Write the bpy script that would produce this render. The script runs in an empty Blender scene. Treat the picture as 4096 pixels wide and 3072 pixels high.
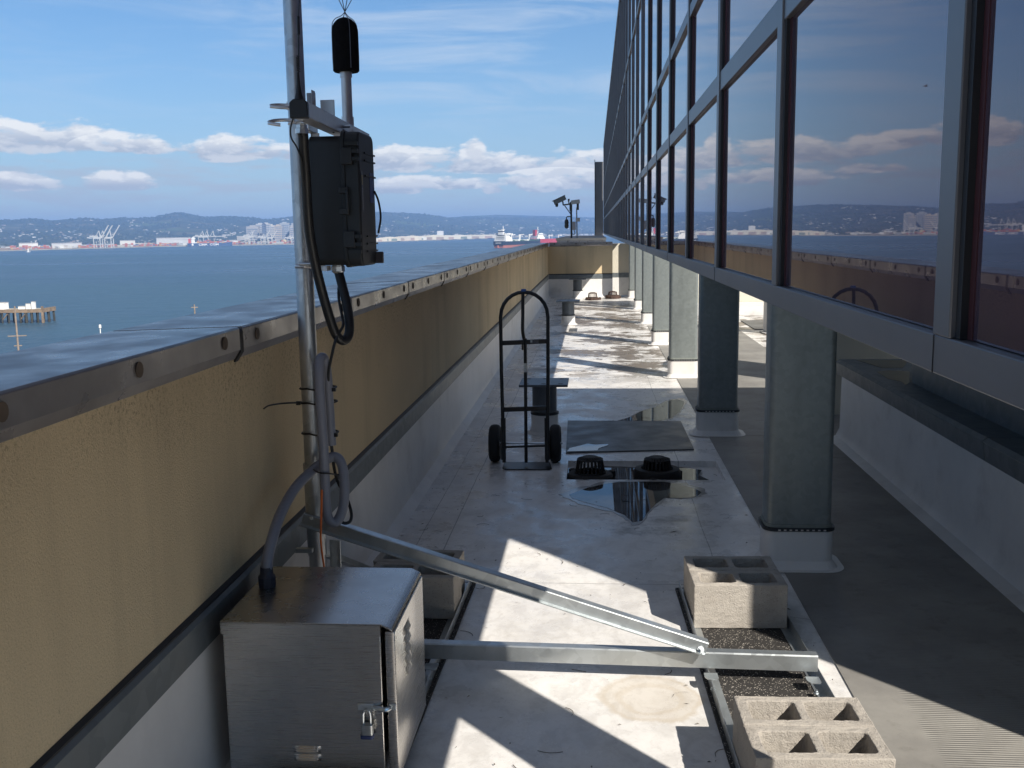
import bpy, bmesh, math, random
from math import radians as R, sin, cos, pi
from mathutils import Vector, Matrix, Quaternion, noise as mnoise

random.seed(7)
sc = bpy.context.scene
COL = sc.collection

# ------------------------------------------------------------------ camera
cam_d = bpy.data.cameras.new("camera")
cam = bpy.data.objects.new("camera", cam_d)
COL.objects.link(cam)
CAMZ = 1.7192
pitch, yaw, roll = 0.15086651, 0.08319164, -0.01546129
_f = Vector((-sin(yaw)*cos(pitch), cos(yaw)*cos(pitch), -sin(pitch)))
_r = Vector((cos(yaw), sin(yaw), 0)); _u = _r.cross(_f)
_r2 = cos(roll)*_r + sin(roll)*_u; _u2 = -sin(roll)*_r + cos(roll)*_u
cam.matrix_world = Matrix(((_r2.x, _u2.x, -_f.x, 0), (_r2.y, _u2.y, -_f.y, 0), (_r2.z, _u2.z, -_f.z, CAMZ), (0, 0, 0, 1)))
cam_d.sensor_width = 36.0
cam_d.lens = 36.0*4013.2/4096.0
cam_d.clip_start = 0.05
cam_d.clip_end = 40000
sc.camera = cam

# ------------------------------------------------------------------ exposure
sc.view_settings.view_transform = 'Standard'
sc.view_settings.look = 'None'
sc.view_settings.gamma = 1.0
sc.view_settings.exposure = 0.50
sc.cycles.max_bounces = 8
sc.cycles.diffuse_bounces = 4
sc.cycles.glossy_bounces = 4
sc.cycles.sample_clamp_indirect = 4.0

# ------------------------------------------------------------------ node helper
class NT:
    def __init__(s, tree):
        s.t = tree; s.n = tree.nodes; s.l = tree.links
    def add(s, typ, **kw):
        nd = s.n.new(typ)
        for k, v in kw.items(): setattr(nd, k, v)
        return nd
    def put(s, sock, v):
        if isinstance(v, (int, float)):
            if hasattr(sock.default_value, '__len__'): sock.default_value = (v, v, v, 1)[:len(sock.default_value)]
            else: sock.default_value = v
        elif isinstance(v, (tuple, list)):
            n = len(sock.default_value); v = tuple(v)
            sock.default_value = (v+(1,))[:n] if len(v) < n else v[:n]
        else: s.l.new(v, sock)
    def m(s, op, a, b=0.0, c=0.0, clamp=False):
        nd = s.add('ShaderNodeMath', operation=op, use_clamp=clamp)
        for i, v in enumerate((a, b, c)): s.put(nd.inputs[i], v)
        return nd.outputs[0]
    def ss(s, v, a, b, lo=0.0, hi=1.0):
        nd = s.add('ShaderNodeMapRange', interpolation_type='SMOOTHSTEP')
        for i, x in enumerate((v, a, b, lo, hi)): s.put(nd.inputs[i], x)
        return nd.outputs[0]
    def mix(s, f, a, b, blend='MIX'):
        nd = s.add('ShaderNodeMix', data_type='RGBA', blend_type=blend)
        s.put(nd.inputs[0], f); s.put(nd.inputs[6], a); s.put(nd.inputs[7], b)
        return nd.outputs[2]
    def noise(s, vec, scale, detail=5, rough=.55, dist=0.0):
        nd = s.add('ShaderNodeTexNoise')
        s.put(nd.inputs['Vector'], vec); nd.inputs['Scale'].default_value = scale
        nd.inputs['Detail'].default_value = detail; nd.inputs['Roughness'].default_value = rough
        nd.inputs['Distortion'].default_value = dist
        return nd.outputs['Fac']
    def mapv(s, vec, scale=(1, 1, 1), loc=(0, 0, 0), rot=(0, 0, 0)):
        nd = s.add('ShaderNodeMapping')
        s.put(nd.inputs['Vector'], vec); nd.inputs['Location'].default_value = loc
        nd.inputs['Scale'].default_value = scale; nd.inputs['Rotation'].default_value = rot
        return nd.outputs[0]
    def sep(s, vec):
        nd = s.add('ShaderNodeSeparateXYZ'); s.put(nd.inputs[0], vec); return nd.outputs
    def comb(s, x, y, z):
        nd = s.add('ShaderNodeCombineXYZ')
        for i, v in enumerate((x, y, z)): s.put(nd.inputs[i], v)
        return nd.outputs[0]
    def pos(s):
        return s.add('ShaderNodeNewGeometry').outputs['Position']
    def obj(s):
        return s.add('ShaderNodeTexCoord').outputs['Object']
    def vor(s, vec, scale, feature='F1', out='Color'):
        nd = s.add('ShaderNodeTexVoronoi', feature=feature)
        s.put(nd.inputs['Vector'], vec); nd.inputs['Scale'].default_value = scale
        return nd.outputs[out]

# ------------------------------------------------------------------ sun and sky
SUN = Vector((-0.82, 0.92, -1.0))            # the way the light travels
EL = math.atan2(1.0, math.hypot(SUN.x, SUN.y))
AZ = math.atan2(-SUN.x, -SUN.y)
ld = bpy.data.lights.new("sun", 'SUN'); ld.energy = 5.0; ld.angle = R(0.5); ld.color = (1.0, 0.94, 0.85)
sun = bpy.data.objects.new("sun", ld); COL.objects.link(sun)
sun.rotation_euler = SUN.to_track_quat('-Z', 'Y').to_euler()
sun.location = (20, -20, 30)

world = bpy.data.worlds.new("World"); sc.world = world; world.use_nodes = True
w = NT(world.node_tree); w.n.clear()
wo = w.add('ShaderNodeOutputWorld'); bg = w.add('ShaderNodeBackground')
SKYS = 0.09
bg.inputs['Strength'].default_value = SKYS
w.l.new(bg.outputs[0], wo.inputs[0])
sky = w.add('ShaderNodeTexSky', sky_type='NISHITA')
sky.sun_disc = False; sky.sun_elevation = EL; sky.sun_rotation = AZ
sky.air_density = 1.0; sky.dust_density = 0.6; sky.ozone_density = 2.0; sky.altitude = 20
dirv = w.add('ShaderNodeTexCoord').outputs['Generated']
dx, dy, dz = w.sep(dirv)
az = w.m('MULTIPLY', w.m('ARCTAN2', dx, dy), 57.2958)
el = w.m('MULTIPLY', w.m('ARCSINE', dz), 57.2958)
uv = w.comb(w.m('MULTIPLY', az, 0.75), w.m('MULTIPLY', el, 2.0), 0.0)
def px(x, y):    # where a point of the sky stands, in degrees
    yh = 921 + (2377-x)*0.0165
    return math.degrees(math.atan((x-2377)/4013.0)), math.degrees(math.atan((yh-y)/4013.0))
fb = w.noise(uv, 0.55, 9, .58, .15)
fb_up = w.noise(w.comb(w.m('ADD', w.m('MULTIPLY', az, 0.75), 0.18), w.m('MULTIPLY', w.m('ADD', el, 0.40), 2.0), 0.0), 0.55, 9, .58, .15)
blobs = [(-120, 625, 380, 120), (230, 622, 330, 100), (560, 632, 230, 60), (980, 640, 260, 80), (1270, 640, 200, 70), (1600, 668, 330, 90), (1906, 640, 70, 85), (1990, 680, 330, 80), (2330, 690, 300, 95),
         (2750, 680, 300, 100), (3200, 640, 260, 100), (60, 772, 170, 55), (450, 770, 160, 62), (1975, 765, 60, 48), (2160, 760, 85, 45), (1600, 770, 160, 40), (1750, 752, 420, 46), (2230, 745, 260, 60), (1350, 735, 200, 34), (-700, 640, 400, 110), (-1300, 600, 300, 90), (3900, 600, 400, 120), (4700, 650, 500, 120)]
best = None; rel = None
for (bx_, by_, bw, bh) in blobs:
    a0, e0 = px(bx_, by_); wd = bw/4013*57.3; hd = bh/4013*57.3
    da = w.m('DIVIDE', w.m('SUBTRACT', az, a0), wd)
    de = w.m('SUBTRACT', el, e0)
    up = w.m('DIVIDE', w.m('MAXIMUM', de, 0.0), hd)
    dn = w.m('DIVIDE', w.m('MINIMUM', de, 0.0), hd*0.38)
    q = w.m('SUBTRACT', 1.0, w.m('ADD', w.m('MULTIPLY', da, da), w.m('ADD', w.m('MULTIPLY', up, up), w.m('MULTIPLY', dn, dn))))
    r_ = w.m('MULTIPLY', w.m('DIVIDE', de, hd), w.m('GREATER_THAN', q, -0.3))
    best = q if best is None else w.m('MAXIMUM', best, q)
    rel = r_ if rel is None else w.m('MAXIMUM', rel, r_)
field = w.m('ADD', w.m('MULTIPLY', w.m('MAXIMUM', best, -1.2), 0.62), w.m('MULTIPLY', w.m('SUBTRACT', fb, 0.5), 2.0))
dens = w.ss(field, 0.10, 0.44)
# flat grey stratus deck low over the hills
lowm = w.m('MULTIPLY', w.ss(el, 0.4, 1.6), w.ss(el, 5.5, 3.0))
st = w.noise(w.comb(w.m('MULTIPLY', az, 0.5), w.m('MULTIPLY', el, 2.6), 3.0), 0.5, 7, .55)
strat = w.m('MULTIPLY', w.ss(st, 0.46, 0.66), w.m('MULTIPLY', lowm, 0.75))
# thin cirrus higher up
cz = w.noise(w.mapv(uv, (0.35, 1.0, 1), (4, 2, 0), (0, 0, R(14))), 0.26, 9, .62, .7)
cir = w.m('MULTIPLY', w.ss(cz, 0.42, 0.72), w.m('MULTIPLY', w.ss(el, 3.5, 9.0), w.ss(el, 60.0, 25.0)))
light = w.m('ADD', w.ss(w.m('SUBTRACT', fb, fb_up), -0.06, 0.10, 0.0, 0.45), w.ss(rel, 0.0, 0.6, 0.0, 0.62), clamp=True)
K = 1.0/SKYS
ccol = w.mix(light, (0.36*K, 0.395*K, 0.465*K), (0.72*K, 0.715*K, 0.70*K))
skyc = w.mix(1.0, sky.outputs[0], (0.35, 0.69, 0.97), 'MULTIPLY')
hz = w.m('MULTIPLY', w.m('POWER', 2.718, w.m('DIVIDE', w.m('MAXIMUM', el, 0.0), -7.0)), 1.0, clamp=True)
skyc = w.mix(hz, skyc, (0.40*K, 0.47*K, 0.545*K))
skyc = w.mix(w.m('MULTIPLY', cir, w.ss(az, -26.0, -8.0, 0.22, 0.60)), skyc, (0.46*K, 0.53*K, 0.62*K))
skyc = w.mix(strat, skyc, (0.36*K, 0.405*K, 0.47*K))
skyc = w.mix(w.m('MULTIPLY', dens, 0.92), skyc, ccol)
skyc = w.mix(w.ss(el, 14.0, 34.0, 0.0, 0.72), skyc, (0.165*K, 0.172*K, 0.188*K))     # a thin grey veil overhead, added above the view to tone the shade
w.l.new(skyc, bg.inputs['Color'])

# ------------------------------------------------------------------ materials
MATS = {}
def M(name, col, rough=.6, metal=0.0, var=.12, vs=4.0, bump=0.0, bs=60.0, dirt=None, dirt_amt=.5, dirt_s=2.5, world_co=True, spec=.5, speck=None, ior=None, rvar=0.0):
    if name in MATS: return MATS[name]
    m = bpy.data.materials.new(name); m.use_nodes = True
    t = NT(m.node_tree); b = t.n['Principled BSDF']
    p = t.pos() if world_co else t.obj()
    c = col
    if var:
        f = t.noise(p, vs, 6, .6)
        lo = tuple(x*(1-var) for x in col); hi = tuple(min(1, x*(1+var)) for x in col)
        c = t.mix(t.ss(f, .3, .7), lo, hi)
    if dirt:
        f = t.noise(p, dirt_s, 9, .65)
        c = t.mix(t.m('MULTIPLY', t.ss(f, .5, .72), dirt_amt), c, dirt)
    if speck:
        scol, ss_, th = speck
        v = t.vor(p, ss_, out='Color'); r_, g_, b_ = t.sep(v)
        c = t.mix(t.m('GREATER_THAN', r_, th), c, scol)
    t.put(b.inputs['Base Color'], c)
    if rvar:
        t.put(b.inputs['Roughness'], t.ss(t.noise(p, vs*1.7, 5), .3, .7, max(.02, rough-rvar), min(1, rough+rvar)))
    else: b.inputs['Roughness'].default_value = rough
    b.inputs['Metallic'].default_value = metal
    b.inputs['Specular IOR Level'].default_value = spec
    if ior: b.inputs['IOR'].default_value = ior
    if bump:
        bn = t.add('ShaderNodeBump'); bn.inputs['Strength'].default_value = bump; bn.inputs['Distance'].default_value = .004
        t.put(bn.inputs['Height'], t.noise(p, bs, 4, .6)); t.l.new(bn.outputs[0], b.inputs['Normal'])
    MATS[name] = m
    return m

def spangle(name, col, rough, metal, sc_=45, amt=.14):
    m = bpy.data.materials.new(name); m.use_nodes = True
    t = NT(m.node_tree); b = t.n['Principled BSDF']; p = t.pos()
    r_, g_, b_ = t.sep(t.vor(p, sc_))
    c = t.mix(r_, tuple(x*(1-amt) for x in col), tuple(x*(1+amt) for x in col))
    st = t.noise(t.mapv(p, (3, 3, .5)), 2.2, 7, .6)
    c = t.mix(t.m('MULTIPLY', t.ss(st, .48, .75), .35), c, tuple(x*.55 for x in col))
    t.put(b.inputs['Base Color'], c); b.inputs['Metallic'].default_value = metal
    t.put(b.inputs['Roughness'], t.m('ADD', t.m('MULTIPLY', g_, .12), rough-.06))
    MATS[name] = m
    return m

galv = spangle('galvanised_sheet', (.235, .26, .255), .46, .38, 38, .07)
pipeg = spangle('galvanised_pipe', (.50, .52, .54), .36, .85, 30, .10)
strutg = spangle('zinc_strut', (.47, .50, .51), .34, .75, 25, .08)
flash = spangle('flashing_metal', (.17, .19, .20), .50, .45, 20, .06)
capm = M('coping_metal', (.29, .275, .275), .33, .5, .18, 3.0, dirt=(.20, .18, .17), dirt_amt=.5, dirt_s=5, rvar=.08)
def stucco_mat():
    m = bpy.data.materials.new('beige_stucco'); m.use_nodes = True
    t = NT(m.node_tree); b = t.n['Principled BSDF']; p = t.pos(); x_, y_, z_ = t.sep(p)
    c = t.mix(t.ss(t.noise(p, .9, 5, .6), .3, .7), (.605, .480, .305), (.68, .54, .34))
    c = t.mix(t.m('MULTIPLY', t.ss(t.noise(t.mapv(p, (2.2, 2.2, .22)), 1.0, 6, .6), .47, .70), .45), c, (.36, .29, .19))       # long soft vertical streaks
    c = t.mix(t.m('MULTIPLY', t.ss(t.noise(p, 150, 3, .6), .45, .7), .30), c, (.33, .275, .19))                                # grain
    fine = t.m('MULTIPLY', t.ss(t.noise(p, 70, 6, .75), .50, .62), t.m('MULTIPLY', t.ss(z_, .95, 1.33), t.ss(t.noise(p, 1.6, 4), .3, .6)))
    c = t.mix(t.m('MULTIPLY', fine, .75), c, (.16, .13, .085))                                                                # mildew stipple under the coping
    c = t.mix(t.m('MULTIPLY', t.ss(t.noise(p, 7, 9, .75), .685, .74), .55), c, (.20, .165, .115))
    t.put(b.inputs['Base Color'], c); b.inputs['Roughness'].default_value = .92; b.inputs['Specular IOR Level'].default_value = .25
    bn = t.add('ShaderNodeBump'); bn.inputs['Strength'].default_value = .7; bn.inputs['Distance'].default_value = .004
    t.put(bn.inputs['Height'], t.m('ADD', t.noise(p, 170, 4, .65), t.m('MULTIPLY', t.noise(p, 2.5, 3), 1.5))); t.l.new(bn.outputs[0], b.inputs['Normal'])
    return m
stucco = stucco_mat()
white = M('white_membrane', (.70, .68, .65), .45, 0, .06, 2.5, .12, 30, dirt=(.46, .43, .40), dirt_amt=.45, dirt_s=3.0)
alu = M('facade_aluminium', (.165, .165, .175), .42, .40, .05, 3)
alu_d = M('dark_gasket', (.02, .02, .022), .6)
bare = M('bare_aluminium', (.62, .60, .60), .38, .8, .06, 8)
blackp = M('black_plastic', (.016, .017, .019), .45, 0, .1, 20, .15, 200)
blackr = M('black_rubber', (.014, .014, .015), .75, 0, .2, 20)
caseb = M('case_plastic', (.011, .013, .015), .50, 0, .1, 20, .15, 220)
caselid = M('case_lid_plastic', (.017, .020, .023), .5, 0, .1, 20, .1, 220)
foam = M('black_foam', (.010, .010, .011), 1.0, 0, .2, 60, .6, 120, spec=.1)
blackpaint = M('black_enamel', (.014, .015, .017), .38, 0, .15, 12)
rust = M('rusty_iron', (.055, .030, .022), .85, 0, .35, 18, .5, 90)
ironblk = M('black_iron', (.016, .014, .013), .7, 0, .3, 18, .4, 90)
greyc = M('grey_conduit', (.20, .215, .25), .42, 0, .05, 6)
ties = M('tie_nylon', (.012, .012, .013), .4)
orange = M('orange_wire', (.75, .17, .04), .5)
steelw = M('bright_bolt', (.62, .66, .68), .28, .9, .05, 30)
concrete = M('block_concrete', (.40, .365, .32), .95, 0, .10, 9, .9, 190, dirt=(.33, .29, .25), dirt_amt=.4, dirt_s=14, speck=((.31, .28, .25), 240, .95))
rubmat = M('recycled_rubber', (.028, .025, .023), .9, 0, .25, 30, .5, 300, speck=((.50, .46, .40), 330, .955))
cream = M('cream_wall', (.56, .525, .44), .85, 0, .06, 1, .2, 80)
darksoot = M('unit_casing', (.10, .12, .14), .45, .3, .1, 3, dirt=(.05, .05, .05))
whitep = M('white_paint', (.78, .77, .74), .55, 0, .06, .2)
bluet = M('blue_tape', (.05, .13, .36), .5)
stick = M('sticker_white', (.65, .66, .63), .4, 0, .3, 180)
stickb = M('sticker_black', (.10, .10, .11), .3, 0, .3, 150)

def stainless(name, tint=(.56, .54, .52), rough=.30):
    m = bpy.data.materials.new(name); m.use_nodes = True
    t = NT(m.node_tree); b = t.n['Principled BSDF']; p = t.pos()
    f = t.noise(t.mapv(p, (1, 1, 60)), 9, 4, .6); g = t.noise(p, 5, 6, .6)
    c = t.mix(t.ss(g, .35, .7), tint, tuple(x*.84 for x in tint))
    t.put(b.inputs['Base Color'], c); b.inputs['Metallic'].default_value = 1.0
    t.put(b.inputs['Roughness'], t.m('ADD', t.m('MULTIPLY', f, .09), rough-.02))
    MATS[name] = m; return m
inox = stainless('brushed_stainless', (.56, .54, .515), .25)

def glass_mat():
    m = bpy.data.materials.new('tinted_glass'); m.use_nodes = True
    t = NT(m.node_tree); b = t.n['Principled BSDF']; p = t.pos()
    x_, y_, z_ = t.sep(p)
    f = t.noise(p, .35, 3, .5)
    t.put(b.inputs['Base Color'], t.mix(t.ss(f, .35, .65), (.150, .066, .076), (.085, .058, .076)))
    b.inputs['Roughness'].default_value = .012
    b.inputs['IOR'].default_value = 2.0; b.inputs['Specular Tint'].default_value = (1.0, .82, .92, 1)
    bn = t.add('ShaderNodeBump'); bn.inputs['Strength'].default_value = .02; bn.inputs['Distance'].default_value = .01
    t.put(bn.inputs['Height'], t.noise(p, .8, 2, .4)); t.l.new(bn.outputs[0], b.inputs['Normal'])
    return m
glassm = glass_mat()

def roof_mat():
    m = bpy.data.materials.new('roof_membrane'); m.use_nodes = True
    t = NT(m.node_tree); b = t.n['Principled BSDF']; p = t.pos()
    x_, y_, z_ = t.sep(p)
    c = t.mix(t.ss(t.noise(p, 1.3, 6, .6), .3, .7), (.73, .71, .685), (.80, .78, .75))
    # old water marks
    d0 = t.noise(t.mapv(p, (1, .7, 1)), 9, 10, .72, .5)
    c = t.mix(t.m('MULTIPLY', t.ss(d0, .45, .61), .42), c, (.50, .475, .445))
    c = t.mix(t.m('MULTIPLY', t.ss(t.noise(p, 28, 8, .72, .4), .50, .64), .26), c, (.48, .455, .425))
    d1 = t.m('MULTIPLY', t.ss(t.noise(p, 1.7, 9, .68, .4), .50, .70), .45)
    c = t.mix(d1, c, (.48, .45, .41))
    # dried dirt film in the low part of the corridor
    reg = t.m('MULTIPLY', t.m('MULTIPLY', t.ss(y_, 10.8, 12.8), t.ss(y_, 26.0, 22.0)), t.ss(x_, -1.1, -.6))
    f2 = t.noise(t.mapv(p, (.8, 1.0, 1)), 4.6, 12, .74, .8)
    f3 = t.noise(p, 1.1, 3, .5)
    d2 = t.m('MULTIPLY', t.ss(t.m('ADD', f2, t.m('MULTIPLY', t.m('SUBTRACT', f3, .5), .95)), .475, .53), reg)
    c = t.mix(t.m('MULTIPLY', d2, .90), c, (.115, .085, .058))
    # scuffed dark patches around the drains and puddles
    def spot(cx, cy, rx, ry):
        a = t.m('DIVIDE', t.m('SUBTRACT', x_, cx), rx); e = t.m('DIVIDE', t.m('SUBTRACT', y_, cy), ry)
        return t.m('SUBTRACT', 1.0, t.m('ADD', t.m('MULTIPLY', a, a), t.m('MULTIPLY', e, e)))
    sp = t.m('MAXIMUM', t.m('MAXIMUM', spot(.25, 6.55, .75, .75), spot(.62, 9.55, .55, .9)), t.m('MAXIMUM', spot(.15, 25.6, .7, 1.5), spot(.30, 5.75, .5, .45)))
    d3 = t.ss(t.m('ADD', t.m('MULTIPLY', sp, .5), t.m('MULTIPLY', t.m('SUBTRACT', t.noise(p, 4.5, 11, .74), .5), 2.2)), .28, .75)
    c = t.mix(t.m('MULTIPLY', d3, t.m('MULTIPLY', t.ss(sp, -.3, .3), .75)), c, (.15, .135, .12))
    # ring-shaped rust water mark
    rx = t.m('SUBTRACT', x_, .20); ry = t.m('SUBTRACT', y_, 3.53)
    rr = t.m('SQRT', t.m('ADD', t.m('MULTIPLY', rx, rx), t.m('MULTIPLY', ry, ry)))
    rr = t.m('ADD', rr, t.m('MULTIPLY', t.m('SUBTRACT', t.noise(p, 5, 5, .6), .5), .14))
    ring = t.m('ADD', t.m('MULTIPLY', t.ss(rr, .20, .17), .35), t.m('ADD', t.m('MULTIPLY', t.m('MULTIPLY', t.ss(rr, .16, .18), t.ss(rr, .205, .185)), .25), t.m('MULTIPLY', t.m('MULTIPLY', t.ss(rr, .09, .11), t.ss(rr, .14, .12)), .18)))
    c = t.mix(ring, c, (.52, .43, .31))
    # faint scratches and specks
    v = t.ss(t.noise(t.mapv(p, (1, .45, 1), (0, 0, 0), (0, 0, R(35))), 26, 8, .78, 1.2), .655, .72)
    c = t.mix(t.m('MULTIPLY', v, .6), c, (.32, .29, .26))
    # welded seams
    def line(co, at, wd=.0032): return t.m('LESS_THAN', t.m('ABSOLUTE', t.m('SUBTRACT', co, at)), wd)
    wob = t.m('MULTIPLY', t.m('SUBTRACT', t.noise(p, 2, 2), .5), .02)
    xs = t.m('ADD', x_, wob)
    sm = t.m('MAXIMUM', line(xs, -.83), t.m('MAXIMUM', line(xs, -.995, .0022), line(xs, .62, .0024)))
    ym = t.m('PINGPONG', t.m('ADD', t.m('ADD', y_, wob), 1.45), 1.55)
    sm = t.m('MAXIMUM', sm, t.m('MULTIPLY', t.m('LESS_THAN', ym, .0028), t.m('LESS_THAN', x_, .62)))
    c = t.mix(t.m('MULTIPLY', sm, .75), c, (.16, .15, .14))
    t.put(b.inputs['Base Color'], c)
    t.put(b.inputs['Roughness'], t.ss(t.noise(p, 2.6, 9, .7), .36, .64, .20, .50))
    bn = t.add('ShaderNodeBump'); bn.inputs['Strength'].default_value = .25; bn.inputs['Distance'].default_value = .01
    t.put(bn.inputs['Height'], t.m('ADD', t.noise(p, 3.0, 4, .5), t.m('MULTIPLY', t.noise(p, 60, 3, .5), .05))); t.l.new(bn.outputs[0], b.inputs['Normal'])
    return m
def walk_mat():
    m = bpy.data.materials.new('walkway_roll'); m.use_nodes = True
    t = NT(m.node_tree); b = t.n['Principled BSDF']; p = t.pos(); x_, y_, z_ = t.sep(p)
    c = t.mix(t.ss(t.noise(p, 1.6, 8, .65), .3, .7), (.215, .205, .19), (.33, .315, .285))
    c = t.mix(t.m('MULTIPLY', t.ss(t.noise(p, 7, 10, .7), .52, .7), .5), c, (.15, .14, .125))
    rib = t.m('MULTIPLY', t.m('SINE', t.m('MULTIPLY', y_, 2*pi/.0140)), t.m('MULTIPLY', t.ss(x_, 1.11, 1.14), t.ss(t.noise(p, 2.2, 5, .6), .35, .65, .25, 1.0)))
    c = t.mix(t.m('MULTIPLY', t.ss(rib, -.2, .8), .27), c, (.14, .13, .115))
    t.put(b.inputs['Base Color'], c); b.inputs['Roughness'].default_value = .62
    bn = t.add('ShaderNodeBump'); bn.inputs['Strength'].default_value = .6; bn.inputs['Distance'].default_value = .003
    t.put(bn.inputs['Height'], rib); t.l.new(bn.outputs[0], b.inputs['Normal'])
    return m
def puddle_mat():
    m = bpy.data.materials.new('standing_water'); m.use_nodes = True
    t = NT(m.node_tree); b = t.n['Principled BSDF']; p = t.pos()
    t.put(b.inputs['Base Color'], t.mix(t.ss(t.noise(p, 5, 9, .7), .42, .62), (.085, .082, .080), (.030, .029, .028)))
    b.inputs['Roughness'].default_value = .012; b.inputs['IOR'].default_value = 1.42
    return m
def water_mat():
    m = bpy.data.materials.new('bay_water'); m.use_nodes = True
    t = NT(m.node_tree); b = t.n['Principled BSDF']; p = t.pos()
    x_, y_, z_ = t.sep(p)
    big = t.noise(t.mapv(p, (.0011, .0032, 1), (0, 0, 0), (0, 0, R(18))), 1, 7, .62, .6)
    c = t.mix(t.ss(big, .35, .65), (.016, .044, .076), (.044, .094, .138))
    far = t.m('SQRT', t.m('ADD', t.m('MULTIPLY', x_, x_), t.m('MULTIPLY', y_, y_)))
    t.put(b.inputs['Base Color'], c)
    t.put(b.inputs['Roughness'], t.ss(big, .3, .7, .26, .42)); b.inputs['IOR'].default_value = 1.33
    bn = t.add('ShaderNodeBump'); bn.inputs['Strength'].default_value = .8; bn.inputs['Distance'].default_value = 1.6
    t.put(bn.inputs['Height'], t.m('ADD', t.noise(p, .09, 6, .65), t.m('MULTIPLY', t.noise(t.mapv(p, (1, .5, 1)), .012, 4, .6), 3.0))); t.l.new(bn.outputs[0], b.inputs['Normal'])
    return m
def hill_mat():
    m = bpy.data.materials.new('wooded_hillside'); m.use_nodes = True
    t = NT(m.node_tree); b = t.n['Principled BSDF']; p = t.pos()
    f = t.noise(p, .0045, 8, .65); g = t.noise(p, .02, 8, .7); k = t.noise(p, .0013, 4, .5)
    c = t.mix(t.ss(g, .38, .62), (.020, .036, .026), (.060, .075, .045))
    c = t.mix(t.m('MULTIPLY', t.ss(f, .50, .66), .75), c, (.16, .145, .10))
    c = t.mix(t.m('MULTIPLY', t.ss(k, .58, .66), .6), c, (.11, .15, .06))
    t.put(b.inputs['Base Color'], c); b.inputs['Roughness'].default_value = .95; b.inputs['Specular IOR Level'].default_value = .1
    return m
def multi_mat(name, cols, scale=.02):
    m = bpy.data.materials.new(name); m.use_nodes = True
    t = NT(m.node_tree); b = t.n['Principled BSDF']
    rnd = t.add('ShaderNodeNewGeometry').outputs['Random Per Island']
    nd = t.add('ShaderNodeValToRGB'); nd.color_ramp.interpolation = 'CONSTANT'
    e = nd.color_ramp.elements
    while len(e) < len(cols): e.new(0.5)
    for i, cc in enumerate(cols): e[i].position = i/len(cols); e[i].color = (*cc, 1)
    t.l.new(rnd, nd.inputs[0]); t.l.new(nd.outputs[0], b.inputs['Base Color']); b.inputs['Roughness'].default_value = .8
    return m

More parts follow.
